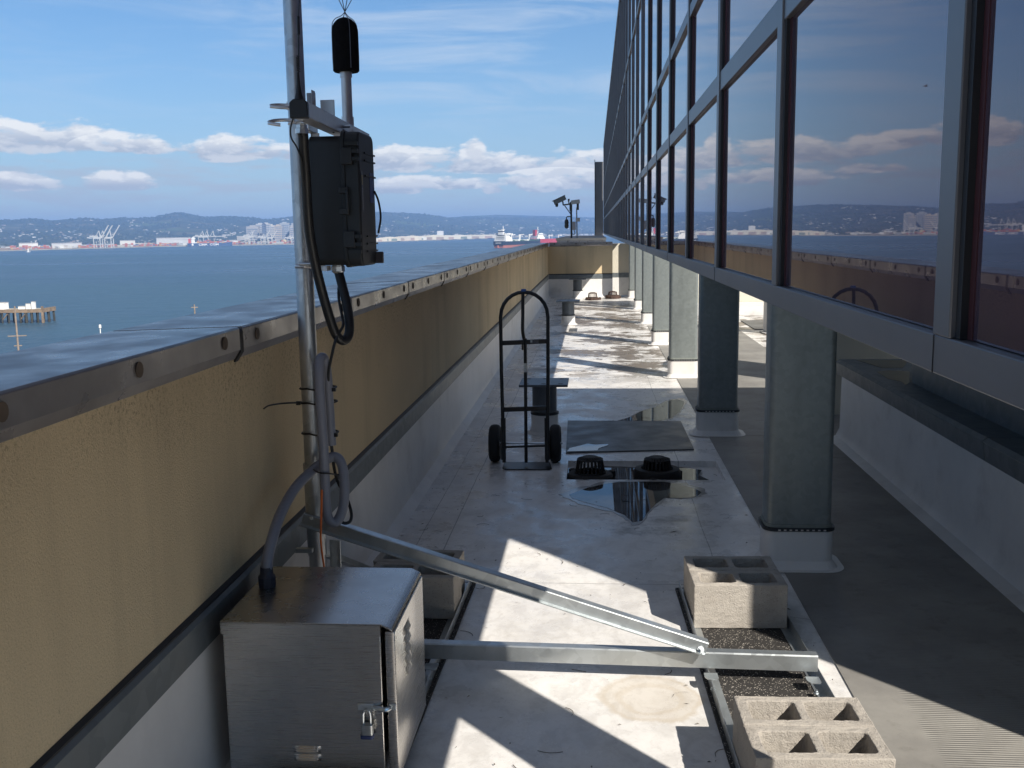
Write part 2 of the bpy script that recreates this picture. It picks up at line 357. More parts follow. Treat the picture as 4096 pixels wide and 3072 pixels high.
# ------------------------------------------------------------------ mesh helper
def catmull(pts, n=8):
    P = [Vector(p) for p in pts]; out = []
    for i in range(len(P)-1):
        a = P[i-1] if i else P[0]*2-P[1]; b_, c = P[i], P[i+1]; d = P[i+2] if i+2 < len(P) else P[-1]*2-P[-2]
        for k in range(n):
            s = k/n
            out.append(.5*((2*b_)+(c-a)*s+(2*a-5*b_+4*c-d)*s*s+(3*b_-a-3*c+d)*s**3))
    out.append(P[-1]); return out
LOC = {}
class MB:
    def __init__(s): s.v = []; s.f = []
    def quad(s, pts):
        n = len(s.v); s.v += [Vector(p) for p in pts]; s.f.append(tuple(range(n, n+len(pts)))); return s
    def box(s, x0, y0, z0, x1, y1, z1, rz=0, piv=None):
        n = len(s.v)
        vs = [Vector((x, y, z)) for z in (z0, z1) for (x, y) in ((x0, y0), (x1, y0), (x1, y1), (x0, y1))]
        if rz:
            pv = Vector((piv[0], piv[1], 0)) if piv else Vector(((x0+x1)/2, (y0+y1)/2, 0)); q = Matrix.Rotation(rz, 3, 'Z')
            pv.z = 0; vs = [q@(v-pv)+pv for v in vs]
        s.v += vs
        for f in ((3, 2, 1, 0), (4, 5, 6, 7), (0, 1, 5, 4), (1, 2, 6, 5), (2, 3, 7, 6), (3, 0, 4, 7)): s.f.append(tuple(n+i for i in f))
        return s
    def bar(s, a, b, prof, up=(0, 0, 1), close=True):
        """sweep a 2D profile (side, up) from a to b"""
        a, b = Vector(a), Vector(b); d = (b-a).normalized(); u = Vector(up); sd = d.cross(u).normalized(); u = sd.cross(d).normalized()
        n = len(s.v); k = len(prof)
        for o in (a, b): s.v += [o+sd*p[0]+u*p[1] for p in prof]
        for i in range(k if close else k-1):
            j = (i+1) % k; s.f.append((n+i, n+j, n+k+j, n+k+i))
        if close: s.f.append(tuple(n+i for i in range(k))[::-1]); s.f.append(tuple(n+k+i for i in range(k)))
        return s
    def tube(s, pts, r, n=10, caps=True, rf=None):
        P = [Vector(p) for p in pts]; k = len(P); base = len(s.v)
        t0 = (P[1]-P[0]).normalized(); ref = Vector((0, 0, 1)) if abs(t0.z) < .9 else Vector((1, 0, 0))
        u = (ref-t0*ref.dot(t0)).normalized()
        for i in range(k):
            t = (P[min(i+1, k-1)]-P[max(i-1, 0)]).normalized()
            u = (u-t*u.dot(t)).normalized(); w_ = t.cross(u)
            rr = r if rf is None else rf(i/(k-1))
            s.v += [P[i]+(u*cos(2*pi*j/n)+w_*sin(2*pi*j/n))*rr for j in range(n)]
        for i in range(k-1):
            for j in range(n):
                a = base+i*n+j; b_ = base+i*n+(j+1) % n
                s.f.append((a, b_, b_+n, a+n))
        if caps:
            s.f.append(tuple(base+j for j in range(n))[::-1]); s.f.append(tuple(base+(k-1)*n+j for j in range(n)))
        return s
    def lathe(s, prof, c, n=20, axis='Z', caps=True):
        c = Vector(c); base = len(s.v); k = len(prof)
        for (r, h) in prof:
            for j in range(n):
                a = 2*pi*j/n; p = (r*cos(a), r*sin(a), h)
                if axis == 'X': p = (p[2], p[0], p[1])
                elif axis == 'Y': p = (p[1], p[2], p[0])
                s.v.append(c+Vector(p))
        for i in range(k-1):
            for j in range(n):
                a = base+i*n+j; b_ = base+i*n+(j+1) % n
                s.f.append((a, b_, b_+n, a+n))
        if caps:
            s.f.append(tuple(base+j for j in range(n))[::-1]); s.f.append(tuple(base+(k-1)*n+j for j in range(n)))
        return s
    def prism(s, poly, z0, z1):
        n = len(s.v); k = len(poly)
        for z in (z0, z1): s.v += [Vector((p[0], p[1], z)) for p in poly]
        for i in range(k):
            j = (i+1) % k; s.f.append((n+i, n+j, n+k+j, n+k+i))
        s.f.append(tuple(n+i for i in range(k))[::-1]); s.f.append(tuple(n+k+i for i in range(k)))
        return s
    def rbox(s, x0, y0, z0, x1, y1, z1, r, seg=4, flare=0):
        """box with rounded vertical corners"""
        pl = rpoly(x0, y0, x1, y1, r, seg); return s.prism(pl, z0, z1)
    def rot(s, q, piv):
        piv = Vector(piv); s.v = [q@(v-piv)+piv for v in s.v]; return s
    def build(s, name, mat, parent=None, bev=0, sharp=35, seg=2):
        me = bpy.data.meshes.new(name)
        off = LOC.get(parent.name, Vector()) if parent else Vector()
        me.from_pydata([tuple(v-off) for v in s.v], [], s.f)
        bm = bmesh.new(); bm.from_mesh(me); bmesh.ops.recalc_face_normals(bm, faces=bm.faces); bm.to_mesh(me); bm.free()
        me.materials.append(mat)
        for p in me.polygons: p.use_smooth = True
        me.set_sharp_from_angle(angle=R(sharp))
        o = bpy.data.objects.new(name, me); COL.objects.link(o)
        if parent: o.parent = parent; LOC[o.name] = off
        else: LOC[o.name] = Vector()
        if bev:
            md = o.modifiers.new('bevel', 'BEVEL'); md.width = bev; md.segments = seg; md.limit_method = 'ANGLE'; md.angle_limit = R(40)
        return o
def rpoly(x0, y0, x1, y1, r, seg=4):
    out = []
    for (cx, cy, a0) in ((x1-r, y1-r, 0), (x0+r, y1-r, 90), (x0+r, y0+r, 180), (x1-r, y0+r, 270)):
        for i in range(seg+1):
            a = R(a0+90*i/seg); out.append((cx+r*cos(a), cy+r*sin(a)))
    return out
def thing(name, label, cat, loc=(0, 0, 0), group=None):
    o = bpy.data.objects.new(name, None); COL.objects.link(o); o.location = loc; o.empty_display_size = .1
    LOC[o.name] = Vector(loc); o['label'] = label; o['category'] = cat
    if group: o['group'] = group
    return o
def tag(o, label, cat, group=None):
    o['label'] = label; o['category'] = cat
    if group: o['group'] = group
    return o
def struct(o, kind='structure'):
    o['kind'] = kind; return o
def copy_tree(o, parent=None):
    c = o.copy(); COL.objects.link(c)
    LOC[c.name] = LOC.get(o.name, Vector())
    if parent: c.parent = parent
    for ch in list(o.children): copy_tree(ch, c)
    return c

# ================================================================== THE PLACE
ZW = -28.28           # bay water level (roof is z = 0)
ZG = -26.4

# ---- roof, water, ground
SX0, SX1, SY0, SY1, SZ = -.20, .90, 6.84, 7.42, -.045        # the sunken drain sump
struct(MB().box(-1.6, -14, -.5, 16, SY0, 0).box(-1.6, SY1, -.5, 16, 26.2, 0).box(-1.6, SY0, -.5, SX0, SY1, 0).box(SX1, SY0, -.5, 16, SY1, 0).build('roof', roof_mat()))
struct(MB().box(.949, -6, .0005, 1.98, 8.35, .006).build('walkway', walk_mat()))
struct(MB().box(.949, 8.36, .0005, 2.45, 18.2, .006).build('walkway', bpy.data.materials['walkway_roll']))
struct(MB().quad([(-8400, -250, ZW), (3400, -250, ZW), (3400, 10400, ZW), (-8400, 10400, ZW)]).build('water', water_mat()))
struct(MB().prism([(-142, -240), (300, -240), (300, 2200), (-60, 2200), (-135, 1100), (-142, 300)], ZW-1, ZG).build('ground', M('gravel_yard', (.20, .19, .17), .95, 0, .2, .1)))

# ---- building below the roof (only its skin; the roof slab closes it)
bl = thing('building', 'beige office block under the white roof, seen from on top of it', 'building', (0, 0, ZG))
MB().box(-1.58, -13.9, ZG, 15.9, 26.1, -.5).build('wall', stucco, bl)

# ---- parapet along the bay
XW = -1.2
pw = thing('parapet_wall', 'long beige stucco parapet wall with grey metal coping along the bay side', 'parapet', (XW, 0, 0))
MB().box(-1.6, -4, .60, XW, 26.3, 1.318).build('stucco_wall', stucco, pw)
MB().bar((XW, -4, 0), (XW, 26.3, 0), [(-.30, 0), (.075, 0), (.02, .045), (.006, .10), (.006, .472), (-.30, .472)]).build('base_flashing', white, pw)
MB().bar((XW, -4, 0), (XW, 26.3, 0), [(-.2, .472), (.012, .472), (.018, .478), (.018, .574), (.006, .590), (-.2, .590)]).build('metal_flashing', flash, pw)
MB().bar((XW, -4, 0), (XW, 26.3, 0), [(-.2, .5895), (.010, .5895), (.012, .597), (.003, .607), (-.2, .607)]).build('sealant_bead', alu_d, pw)
prof = [(-.425, .10), (-.42, -.02), (.022, 0), (.022, -.085), (.004, -.118), (-.40, -.118), (-.425, -.02)]
prof = [(-.425, 1.408), (.020, 1.420), (.026, 1.414), (.026, 1.345), (.004, 1.312), (-.405, 1.312), (-.43, 1.33)]
yj = [3.25+1.53*k for k in range(-5, 16)]
for i, y0 in enumerate(yj[:-1]):
    y1 = min(yj[i+1], 26.32)
    if y0 >= 26.2: break
    dz = random.uniform(-.0015, .0015)
    MB().bar((XW, y0-.0155, -.010), (XW, y0+.0155, -.010), prof).build('joint_gasket', alu_d, pw)
    cp = MB().bar((XW, y0+.016, dz), (XW, y1-.016, dz), prof).build('coping_panel', capm, pw, bev=.002, sharp=14)
    for yb in (.15, .76, 1.37):
        if y0+yb < 26.1: MB().lathe([(.0, 0), (.018, 0), (.021, .002), (.021, .004), (0, .0045)], (XW+.0262, y0+yb, 1.381), 14, 'X', False).build('screw_cover', M('weathered_cap', (.10, .075, .055), .7, 0, .2, 40), cp)

# ---- parapet across the end of the corridor
ep = thing('parapet_wall', 'short beige parapet closing the far end of the roof corridor, half sunlit', 'parapet', (-.4, 26.3, 0))
MB().box(-1.598, 26.3, .60, .47, 26.6, 1.318).build('stucco_wall', stucco, ep)
MB().bar((-1.19, 26.3, 0), (.47, 26.3, 0), [(-.25, 0), (.07, 0), (.02, .05), (.006, .1), (.006, .472), (-.25, .472)]).build('base_flashing', white, ep)
MB().bar((-1.18, 26.3, 0), (.47, 26.3, 0), [(-.2, .472), (.012, .472), (.018, .478), (.018, .574), (.006, .590), (-.2, .590)]).build('metal_flashing', flash, ep)
MB().bar((-1.18, 26.3, 0), (.47, 26.3, 0), [(-.2, .5895), (.010, .5895), (.012, .597), (.003, .607), (-.2, .607)]).build('sealant_bead', alu_d, ep)
xs = [-1.172, -.38, .474]
for i in range(2):
    cp = MB().bar((xs[i]+.004, 26.3, 0), (xs[i+1]-.004, 26.3, 0), prof).build('coping_panel', capm, ep, bev=.002, sharp=14)
    for xb in (.14, .70):
        MB().lathe([(.0, 0), (.018, 0), (.021, .002), (.021, .004), (0, .0045)], (xs[i]+xb, 26.3-.0262, 1.381), 12, 'Y', False).build('screw_cover', MATS['weathered_cap'], cp)
rw = thing('return_wall', 'cream wall return beside the far parapet, a sunlit strip under the glass facade', 'wall', (.7, 26.9, 0))
MB().box(.474, 26.75, .60, 2.6, 27.0, 1.36).build('stucco_wall', cream, rw)
MB().box(1.12, 26.2, 0, 1.7, 26.734, 1.9).build('shade_block', cream, rw)  # hidden block added to shade the wall beyond the lit strip
MB().box(.474, 26.742, .475, 2.6, 26.99, .60).build('metal_flashing', flash, rw)
MB().box(.474, 26.735, 0, 2.6, 26.99, .475).build('base_flashing', white, rw)
struct(MB().box(-1.6, 26.21, -.5, 16, 72, -.04).build('roof', M('grey_roofing', (.45, .44, .42), .8, 0, .1, 1)))
fp = thing('parapet_wall', 'dark raised parapet beyond the corridor end, carrying the camera poles', 'parapet', (0, 44, 0))
MB().box(-1.62, 44, -.03, .5, 62, 1.30).build('wall', capm, fp)
MB().box(-1.66, 43.97, 1.30, .52, 62.03, 1.40).build('coping_panel', M('pale_coping', (.42, .39, .35), .6, .1, .1, 2), fp, bev=.01)

# ---- camera masts on the far parapet
cm = thing('camera_mast', 'dark post with an angled security camera on an arm and a hanging dome camera', 'camera mast', (-.99, 44.3, 1.40))
dk = M('dark_steel', (.035, .04, .045), .5, .4, .1, 6)
MB().tube([(-.99, 44.3, 1.40), (-1.0, 44.3, 2.95)], .042, 10).build('post', dk, cm)
MB().box(-1.07, 44.24, 2.55, -.95, 44.36, 2.92).build('bracket', dk, cm)
MB().tube([(-1.0, 44.3, 2.86), (-1.36, 44.25, 2.82)], .03, 8).tube([(-1.34, 44.25, 2.83), (-1.36, 44.25, 2.98)], .03, 8).build('arm', dk, cm)
MB().tube([(-1.28, 44.27, 2.80), (-1.02, 44.3, 2.43)], .02, 8).build('strut', dk, cm)
hb = MB().box(-1.76, 44.13, 2.95, -1.20, 44.37, 3.13); hb.rot(Quaternion((0, 1, 0), R(-24)), (-1.45, 44.25, 3.02))
hs = hb.build('camera_housing', M('camera_grey', (.12, .14, .15), .45, .2, .05, 5), cm, bev=.015)
sh = MB().box(-1.80, 44.09, 3.13, -1.18, 44.41, 3.15); sh.rot(Quaternion((0, 1, 0), R(-24)), (-1.45, 44.25, 3.02)); sh.build('sun_shield', dk, hs)
MB().lathe([(0, -.09), (.05, -.08), (.07, 0), (.05, .08), (0, .09)], (-1.62, 44.25, 2.83), 12).build('illuminator', dk, cm)
MB().tube([(-1.10, 44.3, 2.83), (-1.10, 44.3, 2.95)], .02, 8).lathe([(.03, 0), (.045, .12), (.05, .13)], (-1.10, 44.3, 2.95), 10).build('light_sensor', dk, cm)
MB().tube(catmull([(-.99, 44.3, 2.32), (-1.15, 44.28, 2.32), (-1.2, 44.28, 2.28), (-1.2, 44.28, 2.20)], 5), .022, 8).build('gooseneck', dk, cm)
MB().lathe([(.02, .14), (.07, .10), (.095, 0), (.085, -.09), (.095, -.16), (.07, -.25), (0, -.28)], (-1.2, 44.28, 2.08), 16).build('dome_camera', blackp, cm)
c2 = thing('camera_mast', 'thinner grey post with a box camera on top and small junction boxes', 'camera mast', (-.75, 44.3, 1.40))
MB().tube([(-.75, 44.3, 1.40), (-.76, 44.3, 2.70)], .026, 8).build('post', M('grey_post', (.22, .24, .26), .5, .3, .1, 5), c2)
h2 = MB().box(-1.0, 44.18, 2.86, -.62, 44.42, 3.03); h2.rot(Quaternion((0, 1, 0), R(-6)), (-.8, 44.3, 2.95)); h2.build('camera_housing', M('camera_pale', (.34, .36, .37), .45, .1, .05, 5), c2, bev=.015)
MB().tube([(-.71, 44.3, 2.60), (-.71, 44.3, 2.88)], .05, 10).build('tilt_head', dk, c2)
MB().box(-.80, 44.2, 2.10, -.62, 44.34, 2.26).build('junction_box', M('box_grey', (.30, .30, .31), .5), c2, bev=.01)
MB().box(-.96, 44.2, 1.74, -.80, 44.30, 2.10).build('control_box', M('box_grey2', (.24, .25, .28), .5), c2, bev=.01)
MB().tube(catmull([(-.88, 44.25, 1.74), (-.84, 44.25, 1.60), (-.90, 44.25, 1.55), (-.97, 44.27, 1.60)], 5), .014, 6).build('cable', blackp, c2)

# ---- glass facade on posts
XG = .655
ZR = [(1.52, 2.405), (2.50, 3.105), (3.185, 4.83), (4.91, 7.28)]
fa = thing('glass_facade', 'tall tinted glass curtain wall raised on posts along the right of the corridor', 'facade', (XG, 33, 1.445))
Y0, Y1 = -4.9, 69.6
ym = []
y = 3.657-1.731*5
while y < Y1+.1: ym.append(y); y += 1.731
MB().box(.632, Y0, 1.445, .70, Y1, 1.518).build('sill', alu, fa, bev=.003)
for k in range(0, 44, 2):
    if k < len(ym): MB().box(.6305, ym[k]-.004, 1.446, .633, ym[k]-.001, 1.517).build('sill_joint', alu_d, fa)
MB().box(.67, Y0, 1.5185, .72, Y1, 7.4).build('back_panel', darksoot, fa)
for i, (za, zb) in enumerate(ZR[:-1]):
    zc = ZR[i+1][0]
    MB().box(.636, Y0, zb, .668, Y1, zc).build('transom', alu, fa, bev=.003)
MB().box(.725, Y0, 3.78, 2.45, Y1, 3.92).build('sky_blocker', darksoot, fa)  # hidden slab added to keep skylight off the walkway
MB().box(.628, Y0, 7.28, .74, Y1, 7.42).build('top_rail', alu, fa, bev=.004)
for yy in ym:
    MB().box(.6295, yy-.088, 1.5185, .668, yy, 7.279).build('mullion', alu, fa, bev=.003)
    if yy > 14: continue
    MB().box(.640, yy-.112, 1.5195, .667, yy-.0885, 7.278).build('gasket_shade', alu_d, fa)  # gasket widened in black for the mullion side's shade and mirror image
    MB().box(.6525, yy-.134, 1.5195, .667, yy-.1125, 7.278).build('edge_band', M('red_edge_band', (.085, .030, .034), .35, 0, .1, 2), fa)
rest = MB()
npane = 0
for i in range(len(ym)-1):
    for (za, zb) in ZR:
        ya, yb = ym[i]+.0005, ym[i+1]-.0885
        tx = random.uniform(-.0006, .0006); ty = random.uniform(-.0009, .0009)
        b_ = MB().quad([(XG+tx, ya, za), (XG+tx+ty, yb, za), (XG-tx+ty, yb, zb), (XG-tx, ya, zb)])
        if npane < 100:
            b_.build('window_pane', glassm, fa); npane += 1
        else:
            n0 = len(rest.v); rest.v += b_.v; rest.f.append((n0, n0+1, n0+2, n0+3))
ro = rest.build('window_pane', glassm, fa); ro['kind'] = 'stuff'
fw = thing('facade_fin', 'narrow dark end wall sticking out at the far end of the glass facade', 'wall', (.3, 70, 1.2))
MB().box(.07, 69.8, 1.2, .62, 70.4, 6.3).build('panel', alu, fw)
MB().box(.03, 69.75, 1.2, .069, 70.42, 6.45).build('edge_trim', dk, fw)

# ---- steel columns behind the sill
def column(y, label):
    t = thing('steel_column', label, 'column', (1.03, y+.1, 0), 'galvanised columns under the glass facade')
    x0, x1, y1 = .87, 1.19, y+.2
    MB().rbox(x0, y, .21, x1, y1, 3.2, .034, 5).build('casing', galv, t)
    MB().rbox(x0-.012, y-.012, 0, x1+.012, y1+.012, .202, .055, 5).build('membrane_boot', white, t)
    MB().prism(rpoly(x0-.02, y-.02, x1+.02, y1+.02, .06, 5), .2025, .219).build('clamp_band', dk, t)
    sl = MB()
    k = 0
    while x0+.05+k*.028 < x1-.03:
        sl.box(x0+.05+k*.028, y-.0225, .207, x0+.062+k*.028, y-.0195, .214); k += 1
    sl.build('band_slots', bare, t)
    pl = []
    for (px_, py_) in rpoly(x0-.009, y-.009, x1+.009, y1+.009, .05, 5): pl.append((px_, py_))
    MB().prism(pl, .2195, .236).build('sealant_bead', M('grey_sealant', (.22, .24, .22), .8, 0, .1, 30, .6, 60), t)
    n = 28; rim = []
    base = rpoly(x0-.07, y-.07, x1+.07, y1+.07, .10, 6)
    MB().prism(base, .0061, .0085).build('membrane_collar', white, t)
    cove = MB()
    a = rpoly(x0-.012, y-.012, x1+.012, y1+.012, .055, 5); c = rpoly(x0-.04, y-.04, x1+.04, y1+.04, .08, 5)
    for i in range(len(a)):
        j = (i+1) % len(a)
        cove.quad([(*c[i], .0087), (*c[j], .0087), (*a[j], .045), (*a[i], .045)])
    cove.build('membrane_cove', white, t, sharp=80)
ords = ['column just out of frame, seen only by its slanting shadow stripe,', 'nearest wide galvanised column standing in shade', 'second dark galvanised column, beside the puddles', 'third column, lower part crossed by a slanting shadow', 'fourth column, pale and sunlit down to its white boot', 'fifth column, shadow on its foot', 'sixth column, narrow in the distance', 'seventh column near the far parapet']
for i, y in enumerate([1.80, 5.0, 8.36, 11.7, 15.1, 18.5, 21.9, 25.52]):
    column(y, ords[i] + ' under the glass facade')

# ---- curb and rooftop unit on the right
cb = thing('roof_curb', 'white membrane curb with dark metal cap along the walkway on the right', 'curb', (2.0, 3, 0))
MB().bar((2.0, -5, 0), (2.0, 8.25, 0), [(.10, .0062), (.035, .03), (.006, .09), (0, .535), (-.5, .535), (-.5, .0062)]).rot(Quaternion(), (0, 0, 0)).build('membrane_wall', white, cb)
curb_o = cb.children[0]
for vtx in curb_o.data.vertices: vtx.co.x = -vtx.co.x  # face the walkway
curb_o.data.flip_normals()
MB().box(2.02, 8.1, .02, 5.4, 8.252, .533).build('end_wall', white, cb)
for y0 in (-4.9, -1.3, 2.3, 5.2):
    y1 = {-4.9: -1.3, -1.3: 2.3, 2.3: 5.2, 5.2: 8.36}[y0]
    q_ = MB()
    q_.bar((2.0, y0+.004, 0), (2.0, y1-.004, 0), [(-3.4, .642), (.004, .642), (.028, .622), (.020, .615), (.020, .602), (.012, .520), (-.05, .517), (-3.4, .56)])
    for v_ in q_.v: v_.x = 4.0-v_.x
    q_.build('cap_panel', flash, cb, bev=.002)
MB().tube(catmull([(1.985, 4.55, .27), (1.97, 4.5, .30), (1.965, 4.46, .25), (1.975, 4.44, .19), (1.98, 4.42, .16)], 6), .0025, 6).build('sealant_string', white, cb)
ua = thing('rooftop_unit', 'large dark air handling unit standing on the curb behind the columns', 'air handler', (3.7, 5, .576))
MB().box(2.36, 2.26, .95, 5.2, 7.70, 3.52).build('casing', darksoot, ua, bev=.01)
MB().box(2.185, 2.5, .6425, 5.0, 7.06, .949).build('base_rail', flash, ua)
for k in range(5):
    MB().box(2.345, 2.55+k*1.02, 1.05, 2.359, 3.45+k*1.02, 3.3).build('access_panel', M('unit_panel', (.13, .15, .16), .4, .3, .1, 3), ua, bev=.004)
for k in range(9): MB().lathe([(.0, 0), (.012, .002), (.012, .01), (0, .012)], (2.19, 2.7+k*.46, .80), 8, 'X').build('bolt', steelw, ua)
lw = thing('penthouse_wall', 'low cream wall in shade behind the nearest column', 'wall', (3.4, 9.3, 0))
MB().box(2.14, 9.3, .0, 2.78, 9.5, 1.5).build('wall_panel', cream, lw)
MB().box(2.784, 9.34, .0, 6, 9.5, 1.5).build('wall_panel', cream, lw)
fw2 = thing('penthouse_wall', 'sunlit cream wall and step far behind the second column', 'wall', (3.2, 21, 0))
MB().box(1.9, 21.4, 0, 9, 21.9, 3.0).build('wall_panel', cream, fw2)
MB().box(1.9, 20.2, 0, 9, 21.39, .18).build('step', white, fw2)
wp = thing('white_post', 'white membrane clad post far behind the gap between the columns', 'post', (3.0, 16.6, 0))
MB().rbox(2.80, 16.6, 0, 3.2, 17, 1.6, .05).build('casing', white, wp)
MB().prism(rpoly(2.74, 16.54, 3.26, 17.06, .1), .0062, .02).build('membrane_collar', white, wp)
vt = thing('shade_vent', 'round metal vent added out of view behind the facade to shade the third column', 'vent', (3.4, 10.6, 0))  # drum placed out of view to throw a round shadow
MB().lathe([(.42, 0), (.42, 2.0), (.62, 2.1), (.62, 2.35), (.40, 2.6), (0, 2.68)], (3.4, 10.6, 0), 28).build('drum', galv, vt)
MB().lathe([(.5, .0), (.5, .25), (.43, .26)], (3.4, 10.6, 0), 28).build('base_flashing', white, vt)

sw = thing('shade_blocker', 'unseen beige penthouse wall closing the corridor behind the photographer', 'blocker', (-.4, -4, 0))  # unseen wall added to cut light on camera-facing surfaces
MB().box(-1.58, -6.5, 0, 1.6, -3.2, 5.2).build('wall', stucco, sw)
MB().box(-.9, -3.199, 0, .1, -3.15, 2.1).build('door', darksoot, sw)

# ---- puddles, mats and drains
def blob(cx, cy, rx, ry, seed, n=60, irr=.35):
    rnd = random.Random(seed); ph = [rnd.uniform(0, 6.28) for _ in range(8)]
    out = []
    for i in range(n):
        a = 2*pi*i/n; r_ = 1
        for k in range(2, 8): r_ += irr/k*sin(k*a+ph[k])*1.1
        r_ += rnd.uniform(-.02, .02)
        out.append((cx+rx*r_*cos(a), cy+ry*r_*sin(a)))
    return out
pm = puddle_mat()
damp = M('damp_membrane', (.40, .385, .365), .20, 0, .25, 9, dirt=(.20, .18, .16), dirt_amt=.6, dirt_s=8)
def puddle(poly, z=.0040, wet=True):
    struct(MB().prism(poly, z-.0012, z).build('puddle', pm))
    if wet:
        cx = sum(p[0] for p in poly)/len(poly); cy = sum(p[1] for p in poly)/len(poly); rnd = random.Random(len(poly)); n = len(poly); out = []
        for i, p in enumerate(poly):
            q = poly[(i+1) % n]
            for s in (0, .33, .66):
                x, y = p[0]+(q[0]-p[0])*s, p[1]+(q[1]-p[1])*s; k = 1.04+rnd.random()*.13
                out.append((cx+(x-cx)*k, cy+(y-cy)*k))
        struct(MB().prism(out, .0005, z-.0013).build('damp_roof', damp))
puddle([(-.17, 6.42), (-.05, 6.60), (.06, 6.70), (.16, 6.765), (.30, 6.77), (.47, 6.775), (.58, 6.70), (.66, 6.60), (.70, 6.50), (.66, 6.40), (.56, 6.35), (.45, 6.36), (.38, 6.20), (.32, 6.0), (.28, 5.83), (.22, 5.80), (.18, 5.95), (.08, 6.10), (-.05, 6.22), (-.15, 6.33)])
puddle([(.20, 9.01), (.33, 9.2), (.44, 9.5), (.60, 9.75), (.70, 10.05), (.83, 10.2), (.90, 10.05), (.86, 9.75), (.80, 9.45), (.70, 9.15), (.60, 9.015)])
puddle([(-.199, 6.841), (.72, 6.841), (.80, 6.95), (.74, 7.10), (.78, 7.25), (.60, 7.36), (.30, 7.33), (.02, 7.38), (-.12, 7.28), (-.199, 7.30)], SZ+.018, False)
puddle([(2.119, 8.278), (2.304, 8.285), (2.504, 8.257), (2.454, 8.083), (2.350, 7.820), (2.191, 7.813), (2.159, 8.017)], .6445, False)
puddle([(2.095, 7.601), (2.202, 7.684), (2.337, 7.605), (2.24, 7.30), (2.167, 7.058), (2.111, 6.949), (2.126, 7.108), (2.076, 7.235)], .6445, False)
mt = MB().prism([(-.225, 7.66), (.775, 7.79), (.770, 8.955), (-.245, 8.985)], .0005, .012).build('floor_mat', M('grey_mat', (.090, .095, .10), .46, 0, .25, 3, .3, 50, dirt=(.03, .03, .03), dirt_amt=.85, dirt_s=2.0, rvar=.08))
tag(mt, 'square dark grey walkway mat lying wet behind the two drains', 'mat')
puddle([(-.218, 7.68), (-.10, 7.695), (.02, 7.715), (.03, 7.80), (.10, 7.90), (.11, 7.96), (0, 7.93), (-.06, 7.97), (-.13, 7.88), (-.20, 7.80)], .0145, False)
m2_ = MB().box(2.72, 17.3, .001, 3.35, 19.0, .014).build('floor_mat', MATS['grey_mat']); tag(m2_, 'small grey mat on the far roof between the columns', 'mat')
mp = MB().box(-.44, 17.2, .0005, -.30, 17.75, .008).build('floor_patch', MATS['grey_mat']); tag(mp, 'small square grey patch on the roof before the middle pedestal', 'patch')
struct(MB().box(SX0-.01, SY0-.01, -.3, SX1+.01, SY1+.01, SZ).build('drain_sump', white))

def drain(cx, cy, mat_, label, wide, sc_=1.0, z0=0.0):
    t = thing('roof_drain', label, 'drain', (cx, cy, 0), 'paired roof drains with dome strainers')
    h = .115*sc_; r0 = .105*sc_; r1 = .088*sc_
    n = 22; ribs = MB()
    for k in range(n):
        a = 2*pi*k/n; ca, sa = cos(a), sin(a)
        for (ra, za, rb, zb) in ((r0, .05, r1, .05+h*.86), (r1, .05+h*.86, r1*.55, .05+h)):
            p0 = Vector((cx+ra*ca, cy+ra*sa, za)); p1 = Vector((cx+rb*ca, cy+rb*sa, zb))
            ribs.bar(p0, p1, [(-.0062, -.004), (.0062, -.004), (.0062, .004), (-.0062, .004)], up=(ca, sa, 0.01))
    ribs.lathe([(r0+.006, .04), (r0+.006, .062), (r0-.008, .062), (r0-.008, .04)], (cx, cy, 0), 30)
    ribs.lathe([(r1+.004, .05+h*.83), (r1+.004, .05+h*.90), (r1-.010, .05+h*.90), (r1-.01, .05+h*.83)], (cx, cy, 0), 30)
    ribs.lathe([(0, .05+h*.98), (r1*.62, .05+h*.97), (r1*.62, .05+h*1.02), (0, .05+h*1.03)], (cx, cy, 0), 24)
    ribs.build('dome_strainer', mat_, t)
    if wide: MB().lathe([(.165*sc_, .002), (.168*sc_, .062), (.155*sc_, .085), (.115*sc_, .088), (.10*sc_, .045), (.02, .035)], (cx, cy, 0), 36, caps=False).build('collar', mat_, t)
    else: MB().lathe([(.16*sc_, .002), (.165*sc_, .035), (.15*sc_, .05), (.115*sc_, .055), (.10*sc_, .04), (.02, .03)], (cx, cy, 0), 36, caps=False).build('clamp_ring', mat_, t)
    for o in t.children: o.location.z += z0
    for a in (20, 140, 260):
        MB().lathe([(.028*sc_, 0), (.028*sc_, .05), (.012, .055), (0, .055)], (cx+.165*sc_*cos(R(a)), cy+.165*sc_*sin(R(a)), .002+z0), 12).build('lug', mat_, t)
drain(-.035, 7.02, ironblk, 'black ribbed roof drain dome beside the hand truck', False, 1.0, SZ)
drain(.44, 7.02, ironblk, 'black roof drain with a tall round collar, right of its twin in the puddle', True, 1.0, SZ)
drain(-.045, 25.2, rust, 'rusty slotted drain dome, left one at the far end of the corridor', False, 1.15)
drain(.46, 25.6, rust, 'rusty drain dome with a collar, right one at the far end of the corridor', True, 1.15)

